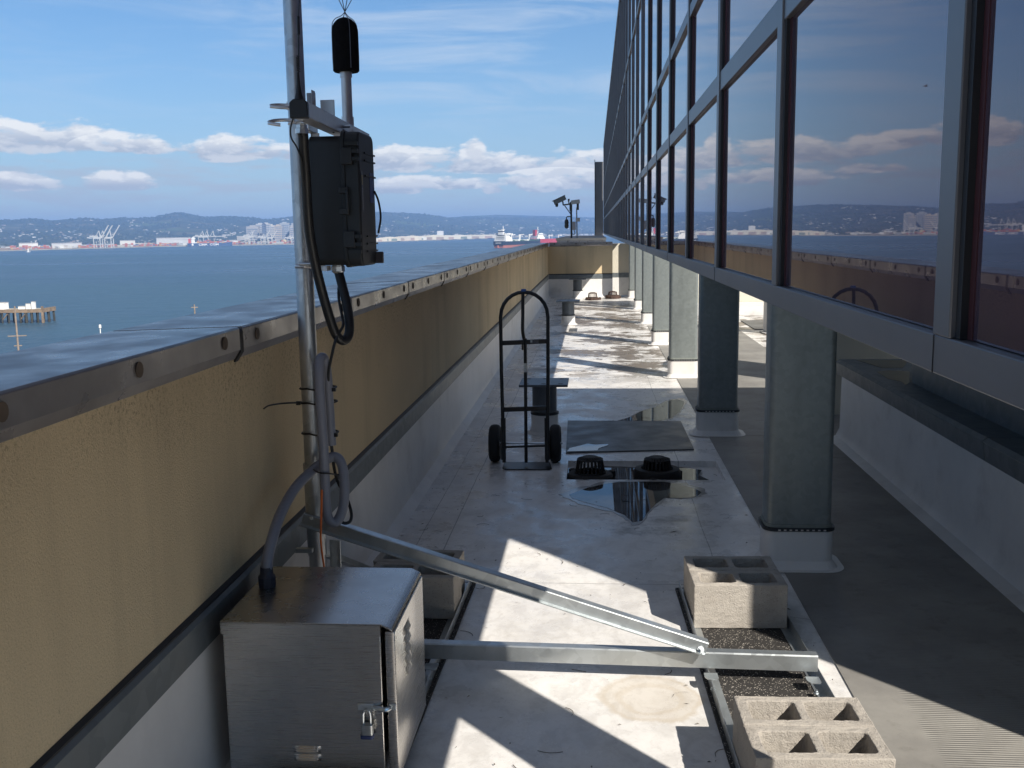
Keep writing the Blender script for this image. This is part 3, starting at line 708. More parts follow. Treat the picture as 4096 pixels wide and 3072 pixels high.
# ---- pipe pedestals
def pedestal(cx, cy, zt, r, pw_, label):
    t = thing('pipe_pedestal', label, 'pedestal', (cx, cy, 0), 'pipe pedestals with square top plates')
    zb = zt*.40
    MB().lathe([(r, zb-.02), (r, zt-.02)], (cx, cy, 0), 28, caps=False).build('pipe', M('pedestal_steel', (.13, .145, .16), .5, .3, .15, 6), t)
    MB().lathe([(r+.06, .001), (r+.022, .02), (r+.012, .05), (r+.010, zb-.03), (r+.014, zb-.012), (r+.014, zb), (r, zb+.004)], (cx, cy, 0), 28, caps=False).build('membrane_boot', white, t)
    MB().lathe([(r+.013, zb-.014), (r+.017, zb-.012), (r+.017, zb+.004), (r, zb+.008)], (cx, cy, 0), 28, caps=False).build('clamp_band', dk, t)
    pl_ = MB().box(cx-pw_, cy-pw_, zt-.02, cx+pw_, cy+pw_, zt).build('top_plate', M('plate_steel', (.15, .17, .19), .45, .4, .15, 8), t, bev=.002)
    for sx in (-.7, 0, .7):
        for sy in (-.7, .7): MB().box(cx+sx*pw_-.018, cy+sy*pw_-.012, zt+.0003, cx+sx*pw_+.018, cy+sy*pw_+.012, zt+.002).build('slot', alu_d, pl_)
pedestal(-.43, 8.50, .445, .105, .205, 'steel pedestal with a square plate just behind the hand truck')
pedestal(-.485, 18.6, .445, .115, .215, 'middle steel pedestal with a square plate, in the dirt streaked part of the roof')
pedestal(-.43, 25.9, .50, .115, .215, 'farthest steel pedestal with a square plate, before the end parapet')

# ================================================================== MAST, FRAME AND WHAT HANGS ON IT
def angle_bar(mb, a, b, w_=.041, h=.041, t=.003, flip=1, up=(0, 0, 1)):
    """L section: flat leg inward, upright leg outward"""
    pr = [(0, 0), (flip*w_, 0), (flip*w_, t), (flip*t, t), (flip*t, h), (0, h)]
    mb.bar(a, b, pr if flip > 0 else pr[::-1], up)
ms = thing('roof_mast', 'galvanised mast bolted to a braced ballast frame of metal channels', 'mast', (-1.068, 3.655, 0))
PX, PY, PR = -1.068, 3.655, .0325
MB().lathe([(PR, .075), (PR, 2.78)], (PX, PY, 0), 28).build('pole', pipeg, ms)
MB().lathe([(PR+.003, .50), (PR+.006, .86), (PR+.003, .862)], (PX, PY, 0), 24, caps=False).build('pole_sleeve', pipeg, ms)
# cross channel
ca, cb_ = Vector((-1.10, 3.716, .062)), Vector((.834, 3.652, .062))
ch = MB().bar(ca, cb_, [(0, 0), (0, .058), (-.004, .063), (-.041, .063), (-.041, .060), (-.0055, .060), (-.003, .057), (-.003, .003), (-.041, .003), (-.041, 0)])
ch.build('cross_channel', strutg, ms)
# main brace
br = MB(); a, b = Vector((-1.112, 3.612, .640)), Vector((.415, 3.640, .138))
br.bar(a, b, [(-.040, .034), (-.040, .037), (.0, .037), (.003, .034), (.003, -.004), (.022, -.006), (.022, -.010), (.0, -.008), (-.0, .034)])
br.build('brace', strutg, ms)
def bolt(p, ax, r=.0085, par=None, l=.016):
    q = Vector((0, 0, 1)).rotation_difference(Vector(ax)); p = Vector(p)
    m_ = MB().lathe([(0, 0), (r*1.5, 0), (r*1.5, .002), (r, .002), (r, .009), (r*.55, .009), (r*.55, l), (0, l)], (0, 0, 0), 8)
    m_.v = [q@v+p for v in m_.v]; return m_.build('bolt', steelw, par)
bolt((-1.072, 3.618, .655), (.2, -1, .3), .009, ms, .03)
bolt((.395, 3.632, .150), (.1, -1, .5), .009, ms)
br2 = MB(); br2.bar((-1.035, 3.70, .47), (-.99, 4.58, .065), [(-.02, 0), (.02, 0), (.02, .003), (-.017, .003), (-.017, .035), (-.02, .035)]); br2.build('brace', strutg, ms)
MB().box(-1.03, 3.688, .12, -.985, 3.692, .545, R(-14)).build('gusset_plate', strutg, ms)
MB().box(-1.13, 3.575, .53, -1.066, 3.60, .545).build('bracket_tab', strutg, ms)
def tray(cx, cy, ang, x0, x1, y0, y1):
    q = Quaternion((0, 0, 1), ang); pv = (cx, cy, 0)
    l_ = MB(); angle_bar(l_, (cx+x0, y0, .013), (cx+x0, y1, .013), flip=1); l_.rot(q, pv).build('tray_rail', strutg, ms, bev=.0006)
    r_ = MB(); angle_bar(r_, (cx+x1, y0, .013), (cx+x1, y1, .013), flip=-1); r_.rot(q, pv).build('tray_rail', strutg, ms, bev=.0006)
    for yy in (y0+.004, y1-.004): MB().box(cx+x0+.042, yy-.02, .0165, cx+x1-.042, yy+.02, .0195).rot(q, pv).build('end_strap', strutg, ms)
tray(.640, 3.60, R(1.65), -.211, .211, 2.66, 4.66)
tray(-.838, 3.65, R(-1.2), -.212, .212, 2.62, 4.70)
for (x, y) in ((.428, 3.63), (.80, 3.615), (-.64, 3.665)):
    MB().prism([(x-.02, y), (x-.02, y-.035), (x-.01, y-.055), (x+.022, y-.055), (x+.03, y-.045), (x+.03, y)], .0560, .0595).build('clip_plate', strutg, ms)
    bolt((x+.006, y-.075, .03), (0, -.2, 1), .007, ms)
for i, (cx, cy, ang, hw, y0, y1) in enumerate(((.640, 3.60, R(1.65), .225, 2.64, 4.68), (-.838, 3.65, R(-1.2), .228, 2.60, 4.72))):
    o = MB().box(cx-hw, y0, .0005, cx+hw, y1, .0125).rot(Quaternion((0, 0, 1), ang), (cx, cy, 0)).build('rubber_mat', rubmat)
    tag(o, ['black speckled rubber mat under the sunlit right-hand ballast tray', 'black rubber mat under the left ballast tray and steel cabinet'][i], 'rubber mat')

# concrete blocks
def block_mesh():
    m_ = MB(); L_, W_, H_ = .1985, .0965, .194
    rnd = random.Random(3)
    for z in (0, H_): m_.v += [Vector((x, y, z)) for (x, y) in ((-L_, -W_), (L_, -W_), (L_, W_), (-L_, W_))]
    me = bpy.data.meshes.new('block')
    bm = bmesh.new()
    outer = [(-L_, -W_), (L_, -W_), (L_, W_), (-L_, W_)]
    cores = [rpoly(-.163, -.062, -.014, .062, .016, 3), rpoly(.014, -.062, .163, .062, .016, 3)]
    coresb = [rpoly(-.168, -.067, -.010, .067, .016, 3), rpoly(.010, -.067, .168, .067, .016, 3)]
    def ring(pts, z): return [bm.verts.new((p[0], p[1], z)) for p in pts]
    ot, ob = ring(outer, H_), ring(outer, 0)
    for i in range(4): bm.faces.new((ob[i], ob[(i+1) % 4], ot[(i+1) % 4], ot[i]))
    for c_t, c_b in zip(cores, coresb):
        t_, b_ = ring(c_t, H_), ring(c_b, 0); n = len(t_)
        for i in range(n): bm.faces.new((b_[(i+1) % n], b_[i], t_[i], t_[(i+1) % n]))
    for lvl, outr in ((H_, ot), (0, ob)):
        es = [e for e in bm.edges if abs(e.verts[0].co.z-lvl) < 1e-6 and abs(e.verts[1].co.z-lvl) < 1e-6]
        bmesh.ops.triangle_fill(bm, use_beauty=True, use_dissolve=False, edges=es)
    bmesh.ops.recalc_face_normals(bm, faces=bm.faces)
    bm.to_mesh(me); bm.free()
    me.materials.append(concrete)
    return me
bmesh_blk = block_mesh()
def block(cx, cy, ang, label, z=.0165):
    o = bpy.data.objects.new('concrete_block', bmesh_blk.copy()); COL.objects.link(o)
    o.location = (cx, cy, z); o.rotation_euler = (0, 0, ang)
    md = o.modifiers.new('bevel', 'BEVEL'); md.width = .004; md.segments = 2; md.limit_method = 'ANGLE'; md.angle_limit = R(50)
    sb = o.modifiers.new('sub', 'SUBSURF'); sb.subdivision_type = 'SIMPLE'; sb.levels = 3; sb.render_levels = 4
    tx = bpy.data.textures.get('grit') or bpy.data.textures.new('grit', 'CLOUDS'); tx.noise_scale = .018; tx.noise_depth = 3
    dm = o.modifiers.new('grit', 'DISPLACE'); dm.texture = tx; dm.strength = .0050; dm.mid_level = .5; dm.texture_coords = 'GLOBAL'
    tag(o, label, 'concrete block', 'hollow concrete blocks weighting the mast frame')
block(.613, 4.466, R(1.4), 'rear block of the right far pair, touching the nearest column boot, in shade')
block(.618, 4.268, R(1.8), 'front block of the right far pair, sunlit face with one slanting shadow')
block(.649, 3.040, R(1.3), 'rear block of the sunlit near right pair, beside the bare rubber mat')
block(.654, 2.842, R(1.9), 'front block of the sunlit near right pair, lowest in the photo')
block(-.830, 4.520, R(-3.0), 'rear block of the left pair, in shade beyond the steel cabinet')
block(-.818, 4.322, R(-2.2), 'front block of the left pair, just beyond the cabinet and under the brace')

# ---- stainless cabinet
cbt = thing('equipment_cabinet', 'stainless steel equipment cabinet with hasp and louvres standing at the mast foot', 'cabinet', (-.88, 3.05, .06))
x0, x1, y0, y1, zt = -1.125, -.640, 2.806, 3.302, .570
bd = MB(); bd.quad([(x0, y0, .06), (x1, y0, .06), (x1, y0, .553), (x0, y0, .553)])
MB().box(x0, y0, .06, x1, y1, .5535).build('body', inox, cbt, bev=.003)
lid = MB().bar((0, y0-.006, 0), (0, y1+.004, 0), [(x0-.004, .530), (x0-.004, zt), (x1+.004, zt), (-.606, .556), (-.602, .548), (-.606, .5485), (x1+.002, .5665), (x0-.001, .5665), (x0-.001, .530)])
lid.build('lid', inox, cbt, bev=.0012)
MB().box(x0-.003, y0-.006, .532, x1+.001, y0-.0035, .5660).build('lid_front_flange', inox, cbt)
dr = MB(); dr.rbox(-.6275, y0+.002, .070, -.597, y1-.004, .5435, .003, 2)
door = dr.build('door', inox, cbt, bev=.002)
lv = MB()
for k in range(5):
    z = .352+k*.034; yc = 2.985
    n0 = len(lv.v); sc_ = 12
    for i in range(sc_+1):
        s = i/sc_; yy = yc-.055+.11*s; d_ = .010*min(1, min(s, 1-s)*5)
        lv.v += [Vector((-.5969, yy, z+.014)), Vector((-.5969+d_, yy, z-.008)), Vector((-.5969, yy, z-.010))]
    for i in range(sc_):
        for j in range(2): a_ = n0+i*3+j; lv.f.append((a_, a_+1, a_+4, a_+3))
lv.build('door_louvres', inox, door, sharp=50)
lv = MB()
for z in (.135, .162):
    n0 = len(lv.v); sc_ = 14; xc = -.880
    for i in range(sc_+1):
        s = i/sc_; xx = xc-.043+.086*s; d_ = .011*min(1, min(s, 1-s)*6)
        lv.v += [Vector((xx, y0-.0002, z+.012)), Vector((xx, y0-d_, z-.004)), Vector((xx, y0-.0002, z-.010))]
    for i in range(sc_):
        for j in range(2): a_ = n0+i*3+j; lv.f.append((a_, a_+1, a_+4, a_+3))
lv.build('front_louvres', inox, cbt, sharp=50)
hp = MB().box(-.716, y0-.010, .298, -.668, y0-.0005, .318); hp.build('hasp', steelw, cbt, bev=.0015)
MB().tube(catmull([(-.672, y0-.006, .307), (-.650, y0-.016, .307), (-.628, y0-.016, .306), (-.618, y0-.004, .306)], 6), .008, 8).build('hasp_strap', steelw, cbt)
MB().box(-.622, y0-.0030, .297, -.599, y0+.0015, .317).build('hasp_plate', steelw, door, bev=.001)
for zz in (.45, .2): MB().lathe([(.0075, 0), (.0075, .05)], (-.634, y1-.003, zz), 10).build('hinge', steelw, cbt)
for (xx, yy) in ((x0+.03, y0+.03), (x1-.03, y0+.03), (x1-.03, y1-.03), (x0+.03, y1-.03)):
    MB().lathe([(.016, .0165), (.016, .06)], (xx, yy, 0), 12).build('foot', blackr, cbt)
pk = thing('padlock', 'small laminated steel padlock hanging from the cabinet hasp', 'padlock', (-.688, 2.785, .235))
sh_ = [(-.697, 2.787, .258), (-.697, 2.787, .285), (-.694, 2.787, .299), (-.686, 2.787, .304), (-.678, 2.787, .299), (-.675, 2.787, .285), (-.675, 2.787, .258)]
MB().tube(catmull(sh_, 4), .0032, 8).build('shackle', steelw, pk)
pb = MB()
for k in range(7): pb.rbox(-.704, 2.775, .228+k*.0045, -.668, 2.799, .228+k*.0045+.0040, .006, 3)
pb.build('body', M('laminated_steel', (.50, .52, .52), .35, .9, .1, 60), pk)
MB().rbox(-.706, 2.773, .217, -.666, 2.801, .2275, .007, 3).build('base_bumper', M('blue_bumper', (.03, .045, .13), .5), pk)
rg = MB().tube([(-1.145+.0, 2.93+.022*cos(a), .075+.02+.022*sin(a)) for a in [2*pi*i/16 for i in range(17)]], .006, 8, caps=False).build('wire_coil', M('red_cord', (.30, .06, .035), .6)); tag(rg, 'red cord loop peeking out left of the steel cabinet base', 'cord')

# ---- conduits and cables
def ribbed(mat, base_r, pts, n=14, sub=8, amp=.03, per=.006, name='conduit'):
    P = catmull(pts, sub); mb = MB()
    mb.tube(P, base_r, n); return mb
def conduit_mat(name, col, rough, per=.0075):
    m = bpy.data.materials.new(name); m.use_nodes = True
    t = NT(m.node_tree); b = t.n['Principled BSDF']; p = t.pos(); x_, y_, z_ = t.sep(p)
    b.inputs['Base Color'].default_value = (*col, 1); b.inputs['Roughness'].default_value = rough
    bn = t.add('ShaderNodeBump'); bn.inputs['Strength'].default_value = .12; bn.inputs['Distance'].default_value = .002
    t.put(bn.inputs['Height'], t.m('SINE', t.m('MULTIPLY', z_, 2*pi/per))); t.l.new(bn.outputs[0], b.inputs['Normal'])
    MATS[name] = m; return m
gcm = conduit_mat('grey_liquidtight', (.215, .225, .27), .40); bcm = conduit_mat('black_liquidtight', (.013, .013, .014), .42)
g = thing('flexible_conduit', 'grey flexible conduit rising from the cabinet top and looped against the mast', 'conduit', (-1.08, 3.10, .57))
G1 = [(-1.080, 3.10, .60), (-1.076, 3.105, .665), (-1.070, 3.15, .725), (-1.072, 3.25, .776), (-1.069, 3.40, .821), (-1.048, 3.52, .851), (-1.015, 3.560, .877), (-.974, 3.590, .899), (-.943, 3.585, .880), (-.929, 3.570, .815), (-.930, 3.560, .742), (-.940, 3.550, .692), (-.961, 3.535, .662), (-.982, 3.52, .683), (-.988, 3.515, .751), (-.986, 3.513, .828), (-.986, 3.513, .940), (-.989, 3.515, 1.032), (-.992, 3.520, 1.124), (-.995, 3.530, 1.215), (-.996, 3.540, 1.256), (-.992, 3.555, 1.275), (-.986, 3.575, 1.265), (-.985, 3.600, 1.207), (-.985, 3.608, 1.112), (-.983, 3.608, 1.018), (-.982, 3.608, .940)]
MB().tube(catmull(G1, 7), .0185, 16).build('hose', gcm, g)
MB().lathe([(.028, .5705), (.030, .585), (.030, .607), (.023, .615), (.021, .640)], (-1.080, 3.10, 0), 8).build('gland_nut', M('gland_plastic', (.025, .028, .045), .45), g)
k = thing('flexible_conduit', 'thick black flexible conduit hanging in a long loop below the weather case', 'conduit', (-.965, 3.36, 2.04))
B1 = [(-.965, 3.345, 2.062), (-.965, 3.36, 2.043), (-.971, 3.380, 2.000), (-.985, 3.440, 1.905), (-.993, 3.470, 1.812), (-.997, 3.500, 1.718), (-.990, 3.530, 1.612), (-.978, 3.560, 1.512), (-.961, 3.580, 1.420), (-.946, 3.600, 1.358), (-.927, 3.620, 1.331), (-.910, 3.640, 1.345), (-.908, 3.660, 1.385), (-.922, 3.690, 1.457), (-.943, 3.710, 1.531), (-.958, 3.720, 1.588)]
MB().tube(catmull(B1, 8), .0175, 16).build('hose', bcm, k)
MB().lathe([(.022, 2.050), (.022, 2.066), (.018, 2.068), (.018, 2.078), (.014, 2.083)], (-.9645, 3.345, 0), 8).build('gland_nut', steelw, k)
MB().lathe([(.020, 1.575), (.026, 1.582), (.026, 1.600), (.022, 1.603), (.022, 1.612)], (-.958, 3.720, 0), 8).build('gland_nut', steelw, k)
def wire(name, pts, r, mat, label, cat, sub=7, grp=None):
    return tag(MB().tube(catmull(pts, sub), r, 8).build(name, mat), label, cat, grp)
wire('antenna_cable', [(-.956, 3.240, 2.10), (-.985, 3.29, 2.066), (-.997, 3.330, 2.037), (-.990, 3.360, 2.011), (-.983, 3.370, 1.985), (-.980, 3.385, 1.95)], .0028, blackp, 'thin black antenna lead curling beside the bracket end', 'cable')
wire('signal_cable', [(-.950, 3.74, 1.60), (-.955, 3.70, 1.50), (-.935, 3.66, 1.42), (-.922, 3.62, 1.388), (-.932, 3.600, 1.363), (-.945, 3.580, 1.328), (-.958, 3.570, 1.274), (-.970, 3.575, 1.230), (-.978, 3.59, 1.190), (-.982, 3.606, 1.14)], .0055, blackp, 'black cable running from the hanging loop into the grey conduit', 'cable')
wire('signal_cable', [(-.982, 3.608, .945), (-.975, 3.605, .856), (-.966, 3.620, .793), (-.937, 3.620, .740), (-.915, 3.600, .682), (-.916, 3.580, .654), (-.938, 3.570, .650), (-.955, 3.570, .67)], .006, blackp, 'short black cable loop behind the grey conduit coil', 'cable')
wire('ground_wire', [(-.990, 3.48, .80), (-1.000, 3.498, .720), (-1.005, 3.50, .653), (-1.013, 3.52, .577), (-1.019, 3.60, .35), (-1.02, 3.62, .13)], .0042, orange, 'bright orange wire running down the mast foot behind the cabinet', 'wire')
wire('case_cable', [(-.836, 3.84, 1.88), (-.822, 3.845, 1.84), (-.816, 3.845, 1.78), (-.826, 3.84, 1.72)], .004, blackp, 'thin black cable bowed out from the right side of the black case', 'cable')
def tie(z, label, tail=None, xr=-.975):
    t = thing('zip_tie', label, 'zip tie', (PX, PY, z), 'black zip ties on the mast')
    pts = []
    for i in range(25):
        a = 2*pi*i/24; ca, sa = cos(a), sin(a)
        xx = PX+(-.0365)*abs(ca)**.8 if ca < 0 else PX+(xr-PX+.012)*abs(ca)**.8
        yy = PY+.036*sa if ca < 0 else PY-.012+(.048 if sa > 0 else .06)*sa
        pts.append((xx, yy, z+.003*ca))
    mb = MB().tube(pts, .0036, 6, caps=False); mb.build('band', ties, t)
    if tail:
        MB().tube(catmull(tail, 5), .0032, 6).build('tail', ties, t)
        MB().box(tail[0][0]-.008, tail[0][1]-.006, z-.007, tail[0][0]+.008, tail[0][1]+.006, z+.007).build('head', ties, t, bev=.001)
    else: MB().box(xr+.004, PY-.058, z-.007, xr+.020, PY-.046, z+.007).build('head', ties, t, bev=.001)
tie(1.151, 'topmost zip tie holding the grey conduit to the mast')
tie(1.097, 'zip tie with a long tail sticking out left of the mast', [(-1.104, 3.62, 1.098), (-1.125, 3.59, 1.103), (-1.152, 3.55, 1.107), (-1.171, 3.48, 1.112), (-1.180, 3.45, 1.106)])
tie(.980, 'third zip tie from the top, below the one with a tail')
tt = thing('zip_tie', 'thin zip tie around the crossing of the grey conduit loop', 'zip tie', (-.99, 3.51, .865), 'black zip ties on the mast')
MB().tube(catmull([(-1.055, 3.565, .868), (-1.03, 3.525, .866), (-1.0, 3.492, .862), (-.97, 3.49, .860), (-.955, 3.52, .850), (-.945, 3.57, .835)], 5), .003, 6).build('band', ties, tt)

# ---- bracket on the mast, weather case, microphone
bk = thing('mounting_bracket', 'bare aluminium square tube bracket clamped to the mast with loose clamp tails', 'bracket', (-.98, 3.65, 2.116))
q_ = MB(); q_.bar((-.940, 3.252, 2.116), (-.985, 4.35, 2.116), [(-.026, -.026), (.026, -.026), (.026, .026), (-.026, .026)]); q_.build('square_tube', bare, bk, bev=.003)
ec = MB(); ec.bar((-.938, 3.225, 2.116), (-.9402, 3.2518, 2.116), [(-.029, -.029), (.029, -.029), (.029, .020), (.016, .031), (-.016, .031), (-.029, .020)]); ec.build('end_cap', blackp, bk, bev=.003)
MB().box(-1.055, 3.74, 2.142, -1.022, 3.745, 2.235).box(-1.026, 3.70, 2.142, -1.022, 3.739, 2.240).box(-1.018, 3.79, 2.142, -.965, 3.796, 2.215).build('upright_angle', bare, bk, bev=.001)
MB().box(-1.040, 3.60, 2.085, -1.012, 3.72, 2.140).build('pole_saddle', bare, bk, bev=.002)
for (yy, zz) in ((3.80, 2.118), (3.98, 2.112)):
    bolt((-.944, yy, zz), (1, 0, 0), .010, bk, .034)
MB().tube(catmull([(-.955, 3.72, 2.09), (-.94, 3.78, 2.105), (-.925, 3.86, 2.09), (-.905, 3.88, 2.065)], 6), .004, 6).build('cable', blackp, bk)
def ribbon(pts, wz, t_=.0012):
    P = catmull(pts, 6); mb = MB(); k = len(P)
    for p in P: mb.v += [p+Vector((0, 0, -wz)), p+Vector((0, 0, wz))]
    for i in range(k-1): mb.f.append((2*i, 2*i+1, 2*i+3, 2*i+2))
    return mb
for z_, tl in ((2.170, [(-1.070, 3.618, 2.176), (-1.10, 3.622, 2.178), (-1.128, 3.61, 2.178), (-1.140, 3.575, 2.172), (-1.128, 3.54, 2.165), (-1.095, 3.528, 2.160), (-1.060, 3.535, 2.158)]), (2.118, [(-1.070, 3.618, 2.124), (-1.105, 3.615, 2.126), (-1.138, 3.595, 2.122), (-1.146, 3.555, 2.112), (-1.130, 3.52, 2.106), (-1.105, 3.505, 2.100), (-1.085, 3.502, 2.097)])):
    ring_ = [(PX+(PR+.002)*cos(a), PY+(PR+.002)*sin(a), z_) for a in [2*pi*i/24 for i in range(25)]]
    rb = ribbon(ring_, .006); tlm = ribbon(tl, .006)
    n0 = len(rb.v); rb.v += tlm.v; rb.f += [tuple(n0+i for i in f) for f in tlm.f]
    o = rb.build('hose_clamp', bare, bk); sd = o.modifiers.new('thick', 'SOLIDIFY'); sd.thickness = .0014
    mb = MB().tube([(-1.062, 3.614, z_+.003), (-1.020, 3.612, z_+.004)], .0065, 8); mb.build('clamp_screw', steelw, bk)
# lower clamp of the case back plate
lo = ribbon([(PX+(PR+.002)*cos(a), PY+(PR+.002)*sin(a), 1.605) for a in [2*pi*i/24 for i in range(25)]], .008).build('hose_clamp', bare, bk); lo.modifiers.new('thick', 'SOLIDIFY').thickness = .0016
MB().box(-1.032, 3.69, 1.585, -1.0, 3.694, 2.085).build('back_rail', bare, bk, bev=.001)
MB().tube([(-1.075, 3.615, 1.613), (-1.03, 3.615, 1.613)], .006, 8).build('clamp_screw', steelw, bk)

an = thing('whip_antenna', 'thin black whip antenna standing on the bracket end cap against the mast', 'antenna', (-.938, 3.238, 2.146))
MB().lathe([(.016, 0), (.010, .02), (.006, .05), (.0045, .085)], (-.938, 3.238, 2.145), 12).build('base', blackp, an)
sp = [(-.936+.005*cos(i*.9), 3.238+.005*sin(i*.9), 2.232+i*.0011) for i in range(46)]
MB().tube(sp, .0018, 6).build('spring', blackp, an)
MB().tube([(-.936, 3.238, 2.228), (-.930, 3.239, 2.35)], .0022, 6).tube([(-.930, 3.239, 2.345), (-.929, 3.239, 2.40)], .0045, 8).tube([(-.929, 3.239, 2.40), (-.923, 3.24, 2.452)], .0016, 6).build('whip', blackp, an)

ws = thing('weather_case', 'black rugged plastic equipment case hung upright on the mast', 'equipment case', (-.935, 3.62, 1.60))
cz0, cz1 = 1.602, 2.084
def crect(mb, xa, xb, ya, yb, za, zb, r): 
    pl = rpoly(ya, za, yb, zb, r, 5); n = len(mb.v); k = len(pl)
    for x in (xa, xb): mb.v += [Vector((x, p[0], p[1])) for p in pl]
    for i in range(k):
        j = (i+1) % k; mb.f.append((n+i, n+j, n+k+j, n+k+i))
    mb.f.append(tuple(n+i for i in range(k))[::-1]); mb.f.append(tuple(n+k+i for i in range(k)))
    return mb
YB = 3.865
crect(MB(), -1.026, -.899, 3.628, YB, cz0+.004, cz1-.014, .028).build('case_body', caseb, ws, bev=.006)
crect(MB(), -.8985, -.840, 3.622, YB+.004, cz0, cz1, .034).build('case_lid', caselid, ws, bev=.007)
crect(MB(), -.906, -.892, 3.617, YB+.007, cz0-.004, cz1+.004, .034).build('seam_rim', caseb, ws, bev=.002)
rb_ = MB()
for zz in (1.655, 1.682, 1.710, 1.985, 2.012, 2.038): rb_.box(-.889, 3.606, zz-.0065, -.8405, 3.6215, zz+.0065)
for zz in (1.655, 1.682, 1.710, 1.93, 1.985, 2.012): rb_.box(-.8395, 3.70, zz-.003, -.8355, YB+.009, zz+.003)
rb_.build('ribs', caseb, ws)
for zz in (1.70, 1.995):
    MB().box(-.905, 3.605, zz-.030, -.862, 3.6165, zz+.030).build('latch', blackp, ws, bev=.003)
for zz in (1.80, 1.875): MB().box(-.915, 3.606, zz-.012, -.880, 3.6165, zz+.012).build('handle_lug', blackp, ws, bev=.003)
MB().box(-.889, 3.598, 1.80, -.878, 3.606, 1.875).build('handle', blackp, ws, bev=.003)
np_ = MB().box(-.8398, 3.640, 1.80, -.8388, 3.668, 1.945).build('name_plate', M('plate_dark', (.03, .03, .04), .4), ws)
MB().prism([(-.8386, 3.650), (-.8383, 3.650), (-.8383, 3.658), (-.8386, 3.658)], 1.895, 1.93).build('emblem', M('emblem_yellow', (.42, .33, .08), .5), np_)
gl = MB(); zz = 1.885
rnd = random.Random(2)
while zz > 1.812:
    h_ = rnd.uniform(.004, .008); gl.box(-.8386, 3.650, zz-h_, -.8383, 3.658, zz); zz -= h_+.0025
gl.build('lettering', M('lettering_grey', (.22, .22, .24), .5), np_)
MB().box(-.8398, 3.78, 1.835, -.8386, 3.85, 1.945).build('blue_label', M('label_blue', (.04, .07, .22), .5), ws)
MB().box(-.846, 3.845, 1.606, -.812, 3.862, 1.650).build('sensor_plug', M('plug_dark', (.05, .05, .065), .4), ws, bev=.003)
MB().box(-1.0, 3.66, 1.585, -.985, 3.72, 1.603).build('bottom_tab', bare, ws)

mc = thing('outdoor_microphone', 'outdoor microphone with black foam windscreen and bird spikes on a metal tube', 'microphone', (-.967, 4.0, 2.142))
MB().lathe([(.0205, 2.142), (.0205, 2.345)], (-.967, 4.0, 0), 20).build('tube', bare, mc)
MB().lathe([(.024, 2.142), (.024, 2.175)], (-.967, 4.0, 0), 20).build('collar', bare, mc)
MB().lathe([(.0235, 2.325), (.0235, 2.36)], (-.967, 4.0, 0), 20).build('collar', bare, mc)
wsn = [(.0, 2.345), (.046, 2.345), (.051, 2.350), (.052, 2.40), (.0515, 2.495)]
for i in range(1, 9):
    a = pi/2*i/8; wsn.append((.0515*cos(a), 2.495+.056*sin(a)))
MB().lathe(wsn, (-.965, 4.0, 0), 32).build('windscreen', foam, mc)
for i in range(4):
    a = 2*pi*i/4+.6; rr = .0525
    pts = [(-.965+rr*cos(a), 4+rr*sin(a), 2.355), (-.965+rr*cos(a), 4+rr*sin(a), 2.50), (-.965+.040*cos(a), 4+.040*sin(a), 2.540), (-.962+.004*cos(a), 4+.004*sin(a), 2.566), (-.958-.05*cos(a), 4-.05*sin(a), 2.66)]
    MB().tube(catmull(pts, 6), .0016, 6).build('bird_spike', M('spike_wire', (.14, .14, .15), .35, .7), mc)

# ================================================================== HAND TRUCK
ht = thing('hand_truck', 'black tubular hand truck with loop handle standing by the parapet', 'hand truck', (-.515, 7.25, 0))
lean = lambda z: 7.225+.06*z
def hp_(x, z, dy=0): return Vector((x, lean(z)+dy, z))
xl, xr = -.682, -.340; xc = (xl+xr)/2
pts = [hp_(xl+.012, .03), hp_(xl+.006, .35), hp_(xl, .7), hp_(xl-.002, 1.10)]
for i in range(1, 12):
    a = pi-pi*i/12; pts.append(hp_(xc+(xr-xl)/2*cos(a), 1.11+.172*sin(a)))
pts += [hp_(xr+.002, 1.10), hp_(xr, .7), hp_(xr-.006, .35), hp_(xr-.012, .03)]
MB().tube(pts, .0135, 12).build('frame', blackpaint, ht)
MB().tube(catmull([hp_(xc-.008, 1.28), hp_(xc-.010, 1.12), hp_(xc-.012, 1.0), hp_(xc-.002, .93, .02)], 6), .0125, 10).tube([hp_(xc+.006, .945), hp_(xc+.004, .03)], .0125, 10).build('centre_bar', blackpaint, ht)
for (z, h_, nm) in ((.918, .017, 'crossbar'), (.428, .017, 'crossbar'), (.150, .008, 'crossbar')):
    m_ = MB(); m_.bar(hp_(xl, z-.006), hp_(xr, z+.006), [(-.008, -h_), (.008, -h_), (.008, h_), (-.008, h_)]); cbar = m_.build(nm, blackpaint, ht, bev=.004)
    if z > .9: MB().box(xc+.045, lean(z)-.0105, z-.012, xc+.105, lean(z)-.0085, z+.014).build('sticker', stickb, cbar); MB().box(xc+.044, lean(z)-.0115, z-.002, xc+.058, lean(z)-.0106, z+.015).build('sticker', stick, cbar)
MB().box(xc-.006, lean(.74)-.015, .70, xc+.016, lean(.74)-.0135, .765).build('sticker', stick, ht)
MB().box(xc-.020, lean(1.29)-.014, 1.285, xc+.016, lean(1.29)+.014, 1.304).build('blue_tape', bluet, ht, bev=.004)
MB().box(xc-.022, lean(.88), .86, xc-.008, lean(.88)+.03, .90).build('release_latch', blackpaint, ht, bev=.003)
tp = MB().prism([(xl+.004, 7.33), (xl+.006, 7.14), (xl+.025, 7.10), (xr+.010, 7.10), (xr+.028, 7.125), (xr+.004, 7.33)], .004, .010)
tp.build('toe_plate', blackpaint, ht, bev=.001)
